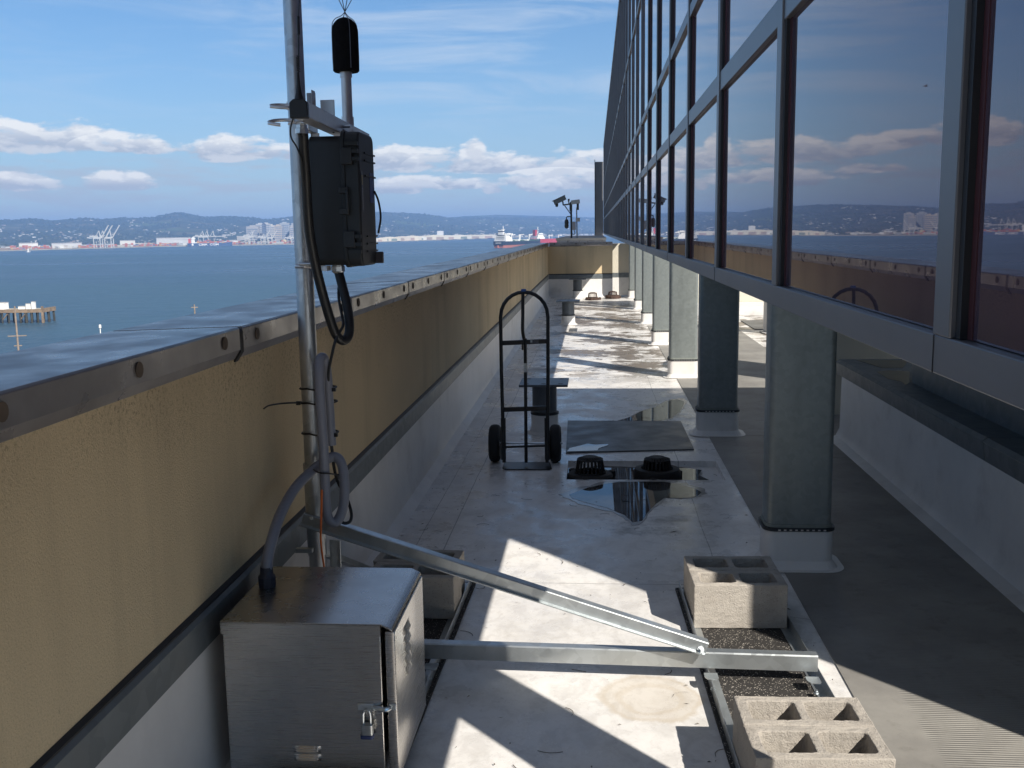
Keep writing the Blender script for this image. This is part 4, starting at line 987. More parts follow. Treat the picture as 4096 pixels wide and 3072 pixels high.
for s, x in ((-1, xl+.010), (1, xr-.012)):
    MB().prism([(x-.003, 7.22), (x+.003, 7.22), (x+.003, 7.40), (x-.003, 7.40)], .10, .19).build('axle_plate', blackpaint, ht)
    m_ = MB(); m_.bar(hp_(x+s*.002, .05), hp_(x+s*.001, .36), [(-.006, -.018), (.006, -.018), (.010, .018), (-.010, .018)], up=(s, 0, 0)); m_.build('side_gusset', blackpaint, ht)
MB().tube([(xl-.10, 7.385, .142), (xr+.10, 7.385, .142)], .008, 8).build('axle', steelw, ht)
for s, x in ((-1, xl-.068), (1, xr+.045)):
    wh = thing('tmp_wheel', '', '', (x, 7.385, .142)); wh.name = 'wheel'; wh.parent = ht; wh.location = Vector((x, 7.385, .142))-LOC[ht.name]
    for kk in ('label', 'category'): del wh[kk]
    LOC[wh.name] = Vector((x, 7.385, .142))
    ty = [(.070, -.026), (.095, -.040), (.120, -.041), (.136, -.030), (.1415, -.012), (.1415, .012), (.136, .030), (.120, .041), (.095, .040), (.070, .026)]
    MB().lathe(ty, (x, 7.385, .142), 36, 'X', False).build('tyre', blackr, wh)
    MB().lathe([(.0, -.030), (.02, -.032), (.025, -.02), (.068, -.018), (.071, -.024), (.071, .024), (.068, .018), (.025, .02), (.02, .032), (0, .030)], (x, 7.385, .142), 28, 'X', False).build('rim', M('rim_steel', (.25, .25, .25), .5, .3), wh)

# ---- leaf and twig litter on the roof
lt = MB(); rnd = random.Random(11)
for i in range(420):
    if rnd.random() < .6: x, y = rnd.uniform(-1.1, .93), rnd.uniform(2.4, 12)
    elif rnd.random() < .5: x, y = rnd.uniform(-1.1, .9), rnd.uniform(10, 25)
    else: x, y = rnd.uniform(-1.12, -.8), rnd.uniform(3, 22)
    L_ = rnd.uniform(.003, .014) if rnd.random() < .93 else rnd.uniform(.02, .035); a = rnd.uniform(0, 6.28); w_ = rnd.uniform(.001, .0025)
    c1 = Vector((x, y, .0055)); d = Vector((cos(a), sin(a), 0)); n_ = Vector((-sin(a), cos(a), 0)); bend = rnd.uniform(-.35, .35)*L_
    P = [c1-d*L_, c1+n_*bend, c1+d*L_]
    zt = Vector((0, 0, rnd.uniform(.001, .005)))
    lt.quad([P[0], P[1]-n_*w_, P[1]+n_*w_+zt]); lt.quad([P[1]-n_*w_, P[2], P[1]+n_*w_+zt])
for i in range(70):
    x, y = rnd.uniform(-1.0, .9), 2.6+rnd.random()**1.5*9; L_ = rnd.uniform(.02, .055); a = rnd.uniform(0, 6.28); k_ = rnd.uniform(-1, 1)
    ps = [Vector((x+L_*s*cos(a+k_*s), y+L_*s*sin(a+k_*s), .0045)) for s in (-1, -.5, 0, .5, 1)]
    for p0, p1 in zip(ps, ps[1:]):
        n_ = Vector((-(p1-p0).y, (p1-p0).x, 0)).normalized()*.0012; lt.quad([p0-n_, p1-n_, p1+n_+Vector((0, 0, .0015)), p0+n_+Vector((0, 0, .0015))])
lo_ = lt.build('leaf_litter', M('dry_leaf', (.085, .065, .045), .9, 0, .4, 30)); lo_['kind'] = 'stuff'

# ================================================================== ACROSS THE BAY
def at(azd, d, z=0.0):
    a = R(azd); return Vector((d*sin(a), d*cos(a), z))
def interp(tab, x):
    if x <= tab[0][0]: return tab[0][1]
    for (a, b), (c, d) in zip(tab, tab[1:]):
        if x <= c: return b+(d-b)*(x-a)/(c-a)
    return tab[-1][1]
def fpx(x, y): return math.degrees(math.atan((x-2377)/4013)), math.degrees(math.atan((921+(2377-x)*.0165-y)/4013*cos(math.atan((x-2377)/4013))))
SHORE = [(-52, 2500), (-38, 2750), (-31.5, 2898), (-28, 3032), (-24, 3250), (-16.7, 3260), (-12.3, 3578), (-8, 4150), (-5.3, 4657), (0, 5800), (14, 7600)]
def shore(a): return interp(SHORE, a)
SKY = [(-2600, 880), (-1200, 872), (-500, 885), (0, 882), (60, 877), (100, 878), (150, 885), (230, 878), (300, 875), (370, 879), (450, 873), (520, 874), (590, 871), (630, 861), (660, 855), (690, 852), (730, 855), (780, 866), (820, 871), (850, 867), (920, 868), (1000, 872), (1060, 881), (1120, 873), (1180, 868), (1350, 858), (1500, 851), (1600, 853), (1700, 858), (1760, 866), (1800, 873), (1860, 873), (1930, 872), (2050, 872), (2200, 872), (2400, 876), (2800, 880), (4200, 885)]
RIDGE = [fpx(x, y) for x, y in SKY]
FAR = [fpx(x, y) for x, y in [(1700, 880), (1800, 872), (1870, 866), (1940, 864), (2000, 861), (2080, 863), (2150, 865), (2250, 867), (2330, 870), (2400, 872), (3000, 878)]]
def R_ridge(a): return shore(a)+3600
def el_at(a, t):
    es = -math.degrees(math.atan(30.0/shore(a)))+.03; er = interp(RIDGE, a)
    g = t**1.15*.72+.28*(3*t*t-2*t**3)
    bump = mnoise.noise(Vector((a*1.2, t*3.0, 1.7)))*.09*sin(pi*t)+mnoise.noise(Vector((a*4.5, t*8.0, 5.1)))*.03*sin(pi*t)
    if t > .97: bump += max(0, mnoise.noise(Vector((a*16, 3.3, 0)))*.03+mnoise.noise(Vector((a*60, 1.3, 0)))*.014)
    return max(es, es+(er-es)*g+bump)
def hill_pt(a, t):
    d = shore(a)+60+(R_ridge(a)-shore(a)-60)*t
    flat = .10
    if t < flat: z = ZW+2.2+1.5*t/flat
    else:
        e = el_at(a, (t-flat)/(1-flat)); z = max(ZW+3.7, CAMZ+d*math.tan(R(e)))
    return at(a, d, z)
A0, A1, NA, NTT = -50.0, 13.0, 560, 44
hm = MB()
for i in range(NA+1):
    a = A0+(A1-A0)*i/NA
    for j in range(NTT+1): hm.v.append(hill_pt(a, j/NTT))
    d = R_ridge(a)+900; hm.v.append(at(a, d, ZW))
K_ = NTT+2
for i in range(NA):
    for j in range(K_-1): n0 = i*K_+j; hm.f.append((n0, n0+K_, n0+K_+1, n0+1))
hmat = hill_mat()
struct(hm.build('hills', hmat, sharp=180))
fm = MB(); nf = 160
for i in range(nf+1):
    a = -10+23*i/nf; e = interp(FAR, a)+mnoise.noise(Vector((a*8, 0, 9)))*.015; d = R_ridge(a)+1500
    for j in range(7):
        t = j/6; fm.v.append(at(a, d-900*(1-t), ZW+20+(CAMZ+d*math.tan(R(e))-ZW-20)*t**.8))
    fm.v.append(at(a, d+500, ZW))
for i in range(nf):
    for j in range(7): n0 = i*8+j; fm.f.append((n0, n0+8, n0+9, n0+1))
struct(fm.build('hills', hmat, sharp=180))
# low shore edge
se = MB(); ns = 200
for i in range(ns+1):
    a = A0+(A1-A0)*i/ns
    for dd, z in ((-2, ZW-.5), (0, ZW+2.0), (70, ZW+2.3)): se.v.append(at(a, shore(a)+dd, z))
for i in range(ns):
    for j in range(2): n0 = i*3+j; se.f.append((n0, n0+3, n0+4, n0+1))
struct(se.build('shore', M('shore_rock', (.26, .24, .20), .9, 0, .2, .05), sharp=180))

# houses scattered over the hillside and the flats: too many to count
hs_ = MB(); rnd = random.Random(21); cnt = 0
while cnt < 1900:
    a = rnd.uniform(-40, 4); t = rnd.random()**1.25*.93+.012
    dn = mnoise.noise(Vector((a*.9, t*7, 2.2)))+.6*mnoise.noise(Vector((a*3.0, t*18, 7.2)))
    if t > .22 and dn < .05+.25*t: continue
    if t <= .22 and dn < -.35: continue
    p = hill_pt(a, t); s = rnd.uniform(3, 7)*(1.0 if t > .2 else rnd.uniform(1, 2)); h = rnd.uniform(2.0, 4.5)*(1 if t > .2 else rnd.uniform(1, 2))
    if rnd.random() < .05: s *= 2.2
    hs_.box(p.x-s, p.y-s*.6, p.z-4, p.x+s, p.y+s*.6, p.z+h, rnd.uniform(-.6, .6)); cnt += 1
ho = hs_.build('hillside_houses', multi_mat('house_colours', [(.55, .53, .49), (.42, .38, .33), (.66, .65, .62), (.32, .25, .21), (.48, .44, .38), (.26, .28, .30), (.50, .49, .47)])); ho['kind'] = 'stuff'
# tree clumps on the slopes
tr = MB(); cnt = 0
while cnt < 3800:
    a = rnd.uniform(-40, 4); t = rnd.random()
    if t < .06: continue
    if t < .9 and mnoise.noise(Vector((a*1.5, t*9, 4.2))) < -.05: continue
    if rnd.random() < .35: t = rnd.uniform(.93, 1.0)
    p = hill_pt(a, t); r = rnd.uniform(6, 13)*(.75 if t > .93 else 1); hh = r*rnd.uniform(.7, 1.1)
    if t > .93: hh = rnd.uniform(3, 7)
    n0 = len(tr.v); m_ = 6
    for k in range(m_): tr.v.append(p+Vector((r*cos(k*pi/3+a), r*sin(k*pi/3+a), -2)))
    for k in range(m_): tr.v.append(p+Vector((r*.75*cos(k*pi/3+a)*rnd.uniform(.7, 1.2), r*.75*sin(k*pi/3+a), hh*rnd.uniform(.5, .9))))
    tr.v.append(p+Vector((rnd.uniform(-2, 2), 0, hh)))
    for k in range(m_):
        j = (k+1) % m_; tr.f.append((n0+k, n0+j, n0+m_+j, n0+m_+k)); tr.f.append((n0+m_+k, n0+m_+j, n0+2*m_))
    cnt += 1
to = tr.build('hillside_trees', multi_mat('tree_colours', [(.020, .034, .024), (.030, .045, .028), (.045, .055, .030), (.018, .028, .024)])); to['kind'] = 'stuff'

# ---- port cranes
cranep = M('crane_paint', (.55, .55, .53), .6, 0, .08, .2)
def crane_meshes(boom_up):
    f = MB(); H = 27
    for x in (-9, 9):
        for y in (-7, 7): f.box(x-.9, y-.9, 0, x+.9, y+.9, H)
    for y in (-7, 7): f.box(-9, y-.8, 9, 9, y+.8, 10.6); f.box(-9, y-.8, H-2, 9, y+.8, H)
    for x in (-9, 9): f.box(x-.8, -7, 2, x+.8, 7, 3.4); f.box(x-.8, -7, H-2, x+.8, 7, H)
    g_ = MB().box(-30, -1.8, H, 12, 1.8, H+3)
    b_ = MB()
    if boom_up: b_.bar((11, 0, H+1.5), (33, 0, H+34), [(-1.3, -1.3), (1.3, -1.3), (1.3, 1.3), (-1.3, 1.3)], up=(0, 1, 0))
    else: b_.box(12.1, -1.5, H, 46, 1.5, H+2.4)
    t_ = MB().bar((7, 0, H+3), (4, 0, H+20), [(-.9, -.9), (.9, -.9), (.9, .9), (-.9, .9)], up=(0, 1, 0)).bar((-6, 0, H+3), (4, 0, H+20), [(-.6, -.6), (.6, -.6), (.6, .6), (-.6, .6)], up=(0, 1, 0))
    m_ = MB().box(-22, -3, H+3.1, -12, 3, H+7)
    return f, g_, b_, t_, m_
def crane(azd, d, label, scl=1.0, boom_up=True, rz=0, grp='white port gantry cranes'):
    t = thing('gantry_crane', label, 'crane', (0, 0, 0), grp)
    for mb, nm in zip(crane_meshes(boom_up), ('portal_frame', 'girder', 'boom', 'mast', 'machine_house')): mb.build(nm, cranep, t)
    p = at(azd, d, ZW+2.3); t.location = p; t.rotation_euler = (0, 0, rz); t.scale = (scl,)*3
    LOC[t.name] = p
    return t
a_, _ = fpx(345, 990); crane(a_, 2990, 'left crane of the close trio with raised booms on the far shore', 1.0)
a_, _ = fpx(362, 990); crane(a_, 3015, 'middle crane of the close trio with raised booms on the far shore', 1.0)
a_, _ = fpx(392, 989); crane(a_, 3000, 'right crane of the close trio with raised booms on the far shore', 1.0)
for i, (x, lb) in enumerate(((784, 'leftmost'), (803, 'middle'), (828, 'rightmost'))):
    a_, _ = fpx(x, 970); crane(a_, 3420, lb + ' of the cranes standing behind the blue container ship', .95, False)
for i, (x, d, lb, s) in enumerate(((975, 3330, 'white crane left of the tower blocks', .72), (990, 3360, 'tall white crane just before the first tower block', .9), (1040, 3330, 'white crane before the pair of tower blocks', .7), (1052, 3380, 'second white crane before the pair of tower blocks', .72), (1070, 3345, 'white crane between the tower blocks', .68), (1148, 3380, 'white crane right of the slab tower', .62), (1166, 3350, 'last white crane beside the mast pole', .72))):
    a_, _ = fpx(x, 970); crane(a_, d, lb + ' in the port', s, i % 2 == 0)
# ---- tower blocks of the downtown
towers = [(957, 40, 26, 'low pale office block left of the downtown towers'), (1000, 44, 62, 'wide grey office slab behind the tall crane'), (1022, 24, 34, 'short tan block beside the wide slab'), (1030, 30, 72, 'left tower of the dark windowed pair'), (1046, 14, 70, 'dark narrow tower between the pale pair'), (1056, 28, 72, 'right tower of the dark windowed pair'), (1075, 24, 66, 'pale tower with a stepped top right of the pair'), (1090, 26, 56, 'shorter grey tower in the middle of the downtown'), (1103, 26, 64, 'tan tower before the tall slab'), (1116, 18, 60, 'slim grey tower left of the tall slab'), (1131, 34, 74, 'tallest grey slab tower of the downtown'), (1150, 20, 38, 'low pale block right of the tall slab'), (1165, 22, 60, 'tower block half hidden by the mast'), (1178, 30, 72, 'pale tower nearest the mast')]
tcols = [(.42, .40, .37), (.36, .35, .34), (.42, .36, .29), (.42, .42, .42), (.06, .07, .10), (.42, .42, .42), (.45, .43, .39), (.30, .30, .31), (.42, .36, .29), (.28, .29, .31), (.32, .34, .36), (.42, .41, .38), (.38, .36, .34), (.40, .40, .40)]
for i, (x, wd, h, lb) in enumerate(towers):
    a_, _ = fpx(x, 960); d = 4000+60*(i % 4); p = at(a_, d, ZW+3)
    t = thing('tower_block', lb, 'tower block', p, 'downtown towers across the bay')
    wmat = M('tower_%d' % i, tcols[i], .7, 0, .05, .02)
    rz = R(-a_+random.uniform(-15, 15))
    MB().box(p.x-wd/2*1.05, p.y-wd*.35, p.z, p.x+wd/2*1.05, p.y+wd*.35, p.z+h, rz).build('wall', wmat, t)
    if h > 50:
        MB().box(p.x-wd*.25, p.y-wd*.2, p.z+h, p.x+wd*.25, p.y+wd*.2, p.z+h+4, rz).build('roof_plant', wmat, t)
        st_ = MB()
        for k in range(1, int(h/7)): st_.box(p.x-wd*.46, p.y-wd*.36, p.z+k*7, p.x+wd*.46, p.y-wd*.345, p.z+k*7+3, rz, (p.x, p.y))
        st_.build('window_bands', M('tower_glass', (.16, .19, .24), .3), t)
# ---- warehouses and hangars on the right-hand shore
ware = [(1520, 60, 12, (.62, .57, .46)), (1560, 90, 15, (.64, .58, .45)), (1610, 70, 16, (.60, .52, .42)), (1650, 80, 17, (.66, .60, .48)), (1690, 40, 12, (.70, .68, .62)), (1740, 120, 17, (.64, .59, .47)), (1790, 90, 15, (.68, .64, .54)), (1840, 100, 15, (.70, .66, .56)), (1885, 110, 14, (.62, .57, .46)), (1935, 120, 13, (.66, .61, .50)), (1975, 110, 12, (.60, .56, .46))]
wl = ['pale hangar nearest the mast on the far right shore', 'long cream hangar with tan doors', 'hangar with two pinkish brown doors', 'cream hangar with a stepped roof', 'small white shed on the far shore', 'long cream hangar with a dark green doorway', 'cream hangar with a brown doorway', 'white hangar right of the middle', 'low cream hangar left of the tanker', 'long low hangar just left of the tanker stern', 'hangar half hidden behind the tanker']
for i, (x, wd, h, cc) in enumerate(ware):
    a_, _ = fpx(x, 958); d = shore(a_)+70; p = at(a_, d, ZW+2.2); rz = R(-a_)
    s = d/3600.0
    t = thing('hangar', wl[i] + ' across the bay', 'hangar', p, 'hangars along the far shore')
    wm = M('hangar_wall_%d' % i, cc, .8, 0, .08, .03); w2 = wd*.42*s; hh = h*s
    b_ = MB()
    n0 = len(b_.v); pr = [(-w2, 0), (w2, 0), (w2, hh*.8), (0, hh), (-w2, hh*.8)]
    for dy_ in (-20, 20): b_.v += [Vector((q[0], dy_, q[1])) for q in pr]
    b_.f += [(n0, n0+1, n0+2, n0+3, n0+4), (n0+5, n0+6, n0+7, n0+8, n0+9)]+[(n0+k, n0+(k+1) % 5, n0+5+(k+1) % 5, n0+5+k) for k in range(5)]
    q = Matrix.Rotation(rz, 3, 'Z'); b_.v = [q@v+p for v in b_.v]; b_.build('wall', wm, t)
    nd_ = 1 + (wd > 80)
    for k in range(nd_):
        xx = (-.4+.8*k)*w2*(1 if nd_ > 1 else 0); dd = MB().box(xx-w2*.26, -20.6, 0, xx+w2*.26, -20.05, hh*.55); dd.v = [q@v+p for v in dd.v]
        dd.build('door', M('hangar_door_%d' % (i % 3), [(.42, .30, .25), (.20, .24, .20), (.36, .28, .22)][i % 3], .7), t)
# ---- container stacks and sheds in the port
ccols = [(.38, .09, .06), (.45, .14, .09), (.30, .10, .09), (.12, .17, .32), (.50, .30, .12), (.58, .56, .52), (.30, .32, .34), (.42, .12, .08)]
cmat = multi_mat('container_paint', ccols)
names = ['red container stack at the far left of the shore', 'long red container stack left of the cranes', 'mixed container stack with a red end', 'pale shed row behind the left containers', 'container stack just left of the crane trio', 'container stack behind the crane trio', 'dark red container stack right of the crane trio', 'row of orange and red containers', 'container row beside a white shed', 'mixed container row left of the blue ship', 'container stack before the blue ship bow', 'container stack right of the blue ship', 'red container row under the tall crane', 'blue and red container row before the towers', 'container row beside the white tank', 'last container row beside the mast']
for i, x in enumerate((10, 90, 150, 190, 300, 365, 430, 500, 570, 640, 850, 890, 930, 1000, 1090, 1150)):
    a_, _ = fpx(x, 985); d = shore(a_)+110+10*(i % 3); p = at(a_, d, ZW+2.3); rz = R(-a_)
    q = Matrix.Rotation(rz, 3, 'Z'); b_ = MB(); rr = random.Random(i)
    for col in range(7):
        for lv_ in range(rr.choice((2, 3, 3, 4))):
            xx = (col-3.5)*7.4; b_.box(xx, -6, lv_*2.7, xx+6.9, 6, lv_*2.7+2.55)
    b_.v = [q@v+p for v in b_.v]
    if i == 3: o = b_.build('port_shed', M('shed_pale', (.55, .53, .49), .8, 0, .1, .05)); tag(o, names[i], 'shed')
    else: o = b_.build('container_stack', cmat); tag(o, names[i], 'container stack', 'container stacks in the port')
for i, (x, wd, h, lb) in enumerate(((45, 24, 16, 'pale warehouse behind the far left containers'), (210, 40, 14, 'white warehouse left of the crane trio'), (470, 22, 18, 'grey shed between the crane trio and the hills'), (665, 52, 24, 'large white terminal building left of the blue ship'), (700, 34, 18, 'lower white terminal building beside the large one'), (912, 20, 13, 'white tank shed right of the blue ship'))):
    a_, _ = fpx(x, 980); d = shore(a_)+190; p = at(a_, d, ZW+2.3)
    t = thing('warehouse', lb, 'warehouse', p, 'port buildings across the bay')
    MB().box(p.x-wd, p.y-15, p.z, p.x+wd, p.y+15, p.z+h, R(-a_)).build('wall', M('port_wall_%d' % (i % 2), [(.62, .60, .56), (.52, .52, .52)][i % 2], .8, 0, .06, .05), t)
    MB().box(p.x-wd*1.02, p.y-16, p.z+h, p.x+wd*1.02, p.y+16, p.z+h+1.2, R(-a_)).build('roof', M('port_roof', (.42, .41, .40), .8), t)
a_, _ = fpx(1765, 930); p = at(a_, shore(a_)+420, ZW+3)
o = tag(MB().box(p.x-13, p.y-9, p.z, p.x+13, p.y+9, p.z+34).build('office_block', whitep), 'lone white block standing above the hangars', 'office block')
tag(MB().lathe([(0, 0), (9, 0), (9, 12), (0, 14)], at(fpx(1125, 970)[0], shore(fpx(1125, 970)[0])+150, ZW+2.3), 18).build('storage_tank', M('tank_yellow', (.55, .46, .30), .7)), 'pale yellow tank before the tallest tower', 'tank')

# ---- ships
def hull_mesh(Lh, B, zk, zd, sheer_b, sheer_s, n=28, waterline=None):
    """x from stern (0) to bow (Lh); returns builder in local coordinates"""
    mb = MB(); rows = []
    for i in range(n+1):
        s = i/n; x = Lh*s
        w_ = B/2*min(1, (max(0, 1-s)/.20))**.6 if s > .8 else B/2*(1 if s > .12 else .78+.22*s/.12)
        dz = zd+sheer_b*max(0, (s-.82)/.18)**1.5+sheer_s*max(0, (.14-s)/.14)
        rows.append((x, w_, dz))
    return mb, rows
def ship_part(rows, za, zb, full=1.0, rake=0.0):
    mb = MB(); k = 4
    for (x, w_, dz) in rows:
        z0, z1 = za, (dz if zb is None else zb)
        xr_ = x
        mb.v += [Vector((xr_, -w_*full, z0)), Vector((xr_, w_*full, z0)), Vector((xr_, w_, z1)), Vector((xr_, -w_, z1))]
    for i in range(len(rows)-1):
        a = i*4; b = a+4
        mb.f += [(a, a+1, b+1, b), (a+1, a+2, b+2, b+1), (a+2, a+3, b+3, b+2), (a+3, a, b, b+3)]
    mb.f += [(0, 1, 2, 3), (len(rows)*4-4, len(rows)*4-3, len(rows)*4-2, len(rows)*4-1)]
    return mb
def place(t, stern, bow):
    d = Vector(bow)-Vector(stern); t.location = (stern[0], stern[1], ZW); t.rotation_euler = (0, 0, math.atan2(d.y, d.x))
hull_blk = M('hull_black', (.018, .026, .045), .5, 0, .1, .1); hull_sal = M('hull_antifouling', (.42, .15, .11), .7, 0, .12, .05)
deckg = M('deck_green', (.05, .12, .09), .8)
tk = thing('tanker_ship', 'black and salmon hulled tanker with white stern deckhouse anchored in the bay', 'ship', (0, 0, 0))
_, rows = hull_mesh(172, 27, 0, 11.5, 3.5, 1.0)
ship_part(rows, 5.2, None).build('hull', hull_blk, tk); ship_part([(x+1.5, w_*.97, dz) for x, w_, dz in rows], -1, 5.19, .9).build('lower_hull', hull_sal, tk)
ship_part([(x+.8, w_*.94, dz-.4) for x, w_, dz in rows], 11, 11.9).build('deck', deckg, tk)
dh = MB()
for (xa, xb, wv, za, zb) in ((7, 34, 12.5, 11.9, 15), (8, 33, 12, 15.05, 18), (9, 31, 11.5, 18.05, 21), (10, 29, 11, 21.05, 24), (12, 27, 12.5, 24.05, 27)): dh.box(xa, -wv, za, xb, wv, zb)
dho = dh.build('deckhouse', whitep, tk)
wb = MB()
for z in (16, 19, 22, 25): wb.box(6.9+(z-16)*.35, -9, z, 7.0+(z-16)*.35, 9, z+1.1); wb.box(9+(z-16)*.3, 12.55-(z-16)*.12, z, 30-(z-16)*.4, 12.62-(z-16)*.1, z+1)
wb.build('windows', M('ship_window', (.03, .04, .05), .3), dho)
MB().box(9, -5, 24.1, 15, 5, 33).build('funnel', whitep, tk); MB().box(8.9, -5.05, 29, 15.1, 5.05, 31.0).build('funnel_band', hull_blk, tk)
MB().tube([(20, 0, 27), (20, 0, 40)], .7, 8).tube([(20, -4, 34), (20, 4, 34)], .5, 6).tube([(27, 6, 27), (27, 6, 33)], .5, 6).build('radar_mast', whitep, tk)
MB().box(24, -16.5, 24, 28, 16.5, 26.4).build('bridge_wing', whitep, tk)
for x in (52, 84, 88, 126):
    MB().tube([(x, 0, 11.9), (x, 0, 24)], 1.0, 8).bar((x, 0, 23), (x+15, 0, 24), [(-.8, -.6), (.8, -.6), (.8, .6), (-.8, .6)]).build('deck_crane', whitep, tk)
MB().tube([(40, 0, 13.2), (160, 0, 13.2)], .7, 8).tube([(40, 3, 13), (160, 3, 13)], .6, 8).tube([(40, -3, 13), (160, -3, 13)], .6, 8).build('deck_pipes', deckg, tk)
MB().tube([(166, 0, 14), (166, 0, 25)], .45, 6).build('foremast', whitep, tk)
MB().box(60, -11, 11.9, 66, 11, 15.5).box(100, -10, 11.9, 105, 10, 15).build('manifold', whitep, tk)
MB().box(-.4, -6, 8.5, -.05, 6, 9.5).build('stern_lettering', whitep, tk)
MB().box(-4, -.7, -1, 1.4, .7, 4.6).build('rudder', hull_sal, tk)
place(tk, at(-5.42, 1890), at(-3.02, 2047))
rs = thing('tanker_ship', 'red hulled ship with a red funnel lying behind the black tanker', 'ship', (0, 0, 0))
hull_red = M('hull_red', (.40, .035, .045), .5, 0, .1, .1)
_, rows = hull_mesh(160, 26, 0, 11.0, 3, 1)
ship_part(rows, -1, None).build('hull', hull_red, rs); ship_part([(x+.8, w_*.94, dz) for x, w_, dz in rows], 10.5, 11.3).build('deck', M('deck_red', (.25, .06, .05), .8), rs)
dh = MB()
for (xa, xb, wv, za, zb) in ((8, 34, 12, 11.3, 15), (10, 31, 11.5, 15.05, 18.5), (12, 29, 11, 18.55, 22), (14, 28, 12.5, 22.05, 25)): dh.box(xa, -wv, za, xb, wv, zb)
dh.build('deckhouse', whitep, rs)
MB().box(9, -4.5, 18.6, 15, 4.5, 33).build('funnel', hull_red, rs)
MB().tube([(22, 0, 25), (22, 0, 40)], .8, 8).tube([(22, -4, 33), (22, 4, 33)], .5, 6).build('radar_mast', whitep, rs)
for x in (60, 92): MB().tube([(x, 0, 11), (x, 0, 20)], 1.0, 8).bar((x, 0, 20), (x+12, 0, 18), [(-.7, -.6), (.7, -.6), (.7, .6), (-.7, .6)]).build('deck_crane', whitep, rs)
MB().tube([(70, 0, 11), (70, 0, 24)], .5, 6).build('foremast', whitep, rs)
place(rs, at(-3.55, 2430), at(-.6, 2560))
# container ship at the terminal, broadside, with its lettering
cs = thing('container_ship', 'blue container ship with white lettering and red funnel moored at the far terminal', 'ship', (0, 0, 0))
hull_blu = M('hull_blue', (.035, .075, .17), .55, 0, .1, .05)
_, rows = hull_mesh(132, 20, 0, 9.0, 3, .5)
ship_part(rows, -1, None).build('hull', hull_blu, cs)
MB().box(14, -9, 9.1, 22, 9, 27).box(12, -10, 22.05, 24, 10, 25).build('deckhouse', whitep, cs)
MB().box(3, -4, 9.1, 11, 4, 23).build('funnel', M('funnel_red', (.50, .06, .04), .6), cs)
cst = MB(); rr = random.Random(4)
for col in range(13):
    for lv_ in range(rr.choice((2, 3, 3, 4))): cst.box(28+col*7.3, -8, 9.1+lv_*2.6, 34.8+col*7.3, 8, 11.6+lv_*2.6)
cst.build('containers', cmat, cs)
def text_mesh(name, body, size, mat, parent, M4, extr=.05):
    cu = bpy.data.curves.new(name, 'FONT'); cu.body = body; cu.size = size; cu.extrude = extr; cu.align_x = 'CENTER'; cu.offset = size*.02
    o = bpy.data.objects.new(name, cu); COL.objects.link(o)
    dg = bpy.context.evaluated_depsgraph_get(); me = bpy.data.meshes.new_from_object(o.evaluated_get(dg)); bpy.data.objects.remove(o)
    me.transform(M4); me.materials.append(mat)
    o2 = bpy.data.objects.new(name, me); COL.objects.link(o2); o2.parent = parent; LOC[o2.name] = Vector(); return o2
tm = Matrix.Translation((62, -10.08, 2.0)) @ Matrix.Rotation(R(90), 4, 'X') @ Matrix.Scale(1.45, 4, (1, 0, 0))
text_mesh('hull_lettering', 'CMA  CGM', 8.2, whitep, cs, tm)
for kx in (.2,): MB().box(12.5, -10.15, 2.2, 17.5, -10.03, 7.6).build('hull_marking', whitep, cs)
aL, _ = fpx(722, 978); aR, _ = fpx(880, 975)
place(cs, at(aL, shore(aL)-14), at(aR, shore(aR)-14))

# ---- wooden pier, utility poles, gull
pr_ = thing('pier', 'old timber pier on piles with white sheds, standing in the bay at the left edge', 'pier', (0, 0, 0))
tim = M('weathered_timber', (.24, .17, .11), .9, 0, .3, .6, dirt=(.10, .09, .08)); pil = M('wet_pile', (.045, .042, .032), .8, 0, .3, .6); conc_p = M('pale_deck', (.38, .36, .31), .9, 0, .15, .3)
pe = at(-29.75, 399); dirp = Vector((-1, -.06, 0)).normalized(); nrm = Vector((.06, -1, 0)).normalized()*-1
def pp(s, o_, z): v_ = Vector((pe.x, pe.y, 0))+dirp*s+nrm*o_; return (v_.x, v_.y, z)
def pbox(s0, s1, o0, o1, z0, z1):
    mb = MB(); n0 = 0
    mb.v = [Vector(pp(s, o_, z)) for z in (z0, z1) for (s, o_) in ((s0, o0), (s1, o0), (s1, o1), (s0, o1))]
    mb.f = [(3, 2, 1, 0), (4, 5, 6, 7), (0, 1, 5, 4), (1, 2, 6, 5), (2, 3, 7, 6), (3, 0, 4, 7)]; return mb
ZD = ZW+4.75
pbox(.2, 46, 0, 9, ZD-.35, ZD).build('deck', conc_p, pr_); pbox(-.1, 46, -.45, -.05, ZD-1.0, ZD+.25).build('edge_beam', tim, pr_); pbox(-.4, .15, -.3, 9, ZD-1.0, ZD+.5).build('end_beam', tim, pr_)
rnd = random.Random(9)
for s in (0.2, 2.0, 4.3, 6.3, 8.6, 10.5, 12.6, 15, 17.5, 20.5, 24, 28, 33, 38):
    for o_ in (.1, 4.2, 8.2):
        MB().tube([pp(s+rnd.uniform(-.2, .2), o_, ZW-1), pp(s, o_, ZD-.36)], rnd.uniform(.32, .5), 8).build('pile', pil, pr_)
for s in (6.5, 13, 19): MB().tube([pp(s, -.1, ZD-1.4), pp(s+2.2, .1, ZW+1)], .22, 6).build('cross_brace', tim, pr_)
pbox(-.2, .5, -.5, .2, ZW-1, ZD+1.2).build('corner_pile', tim, pr_)
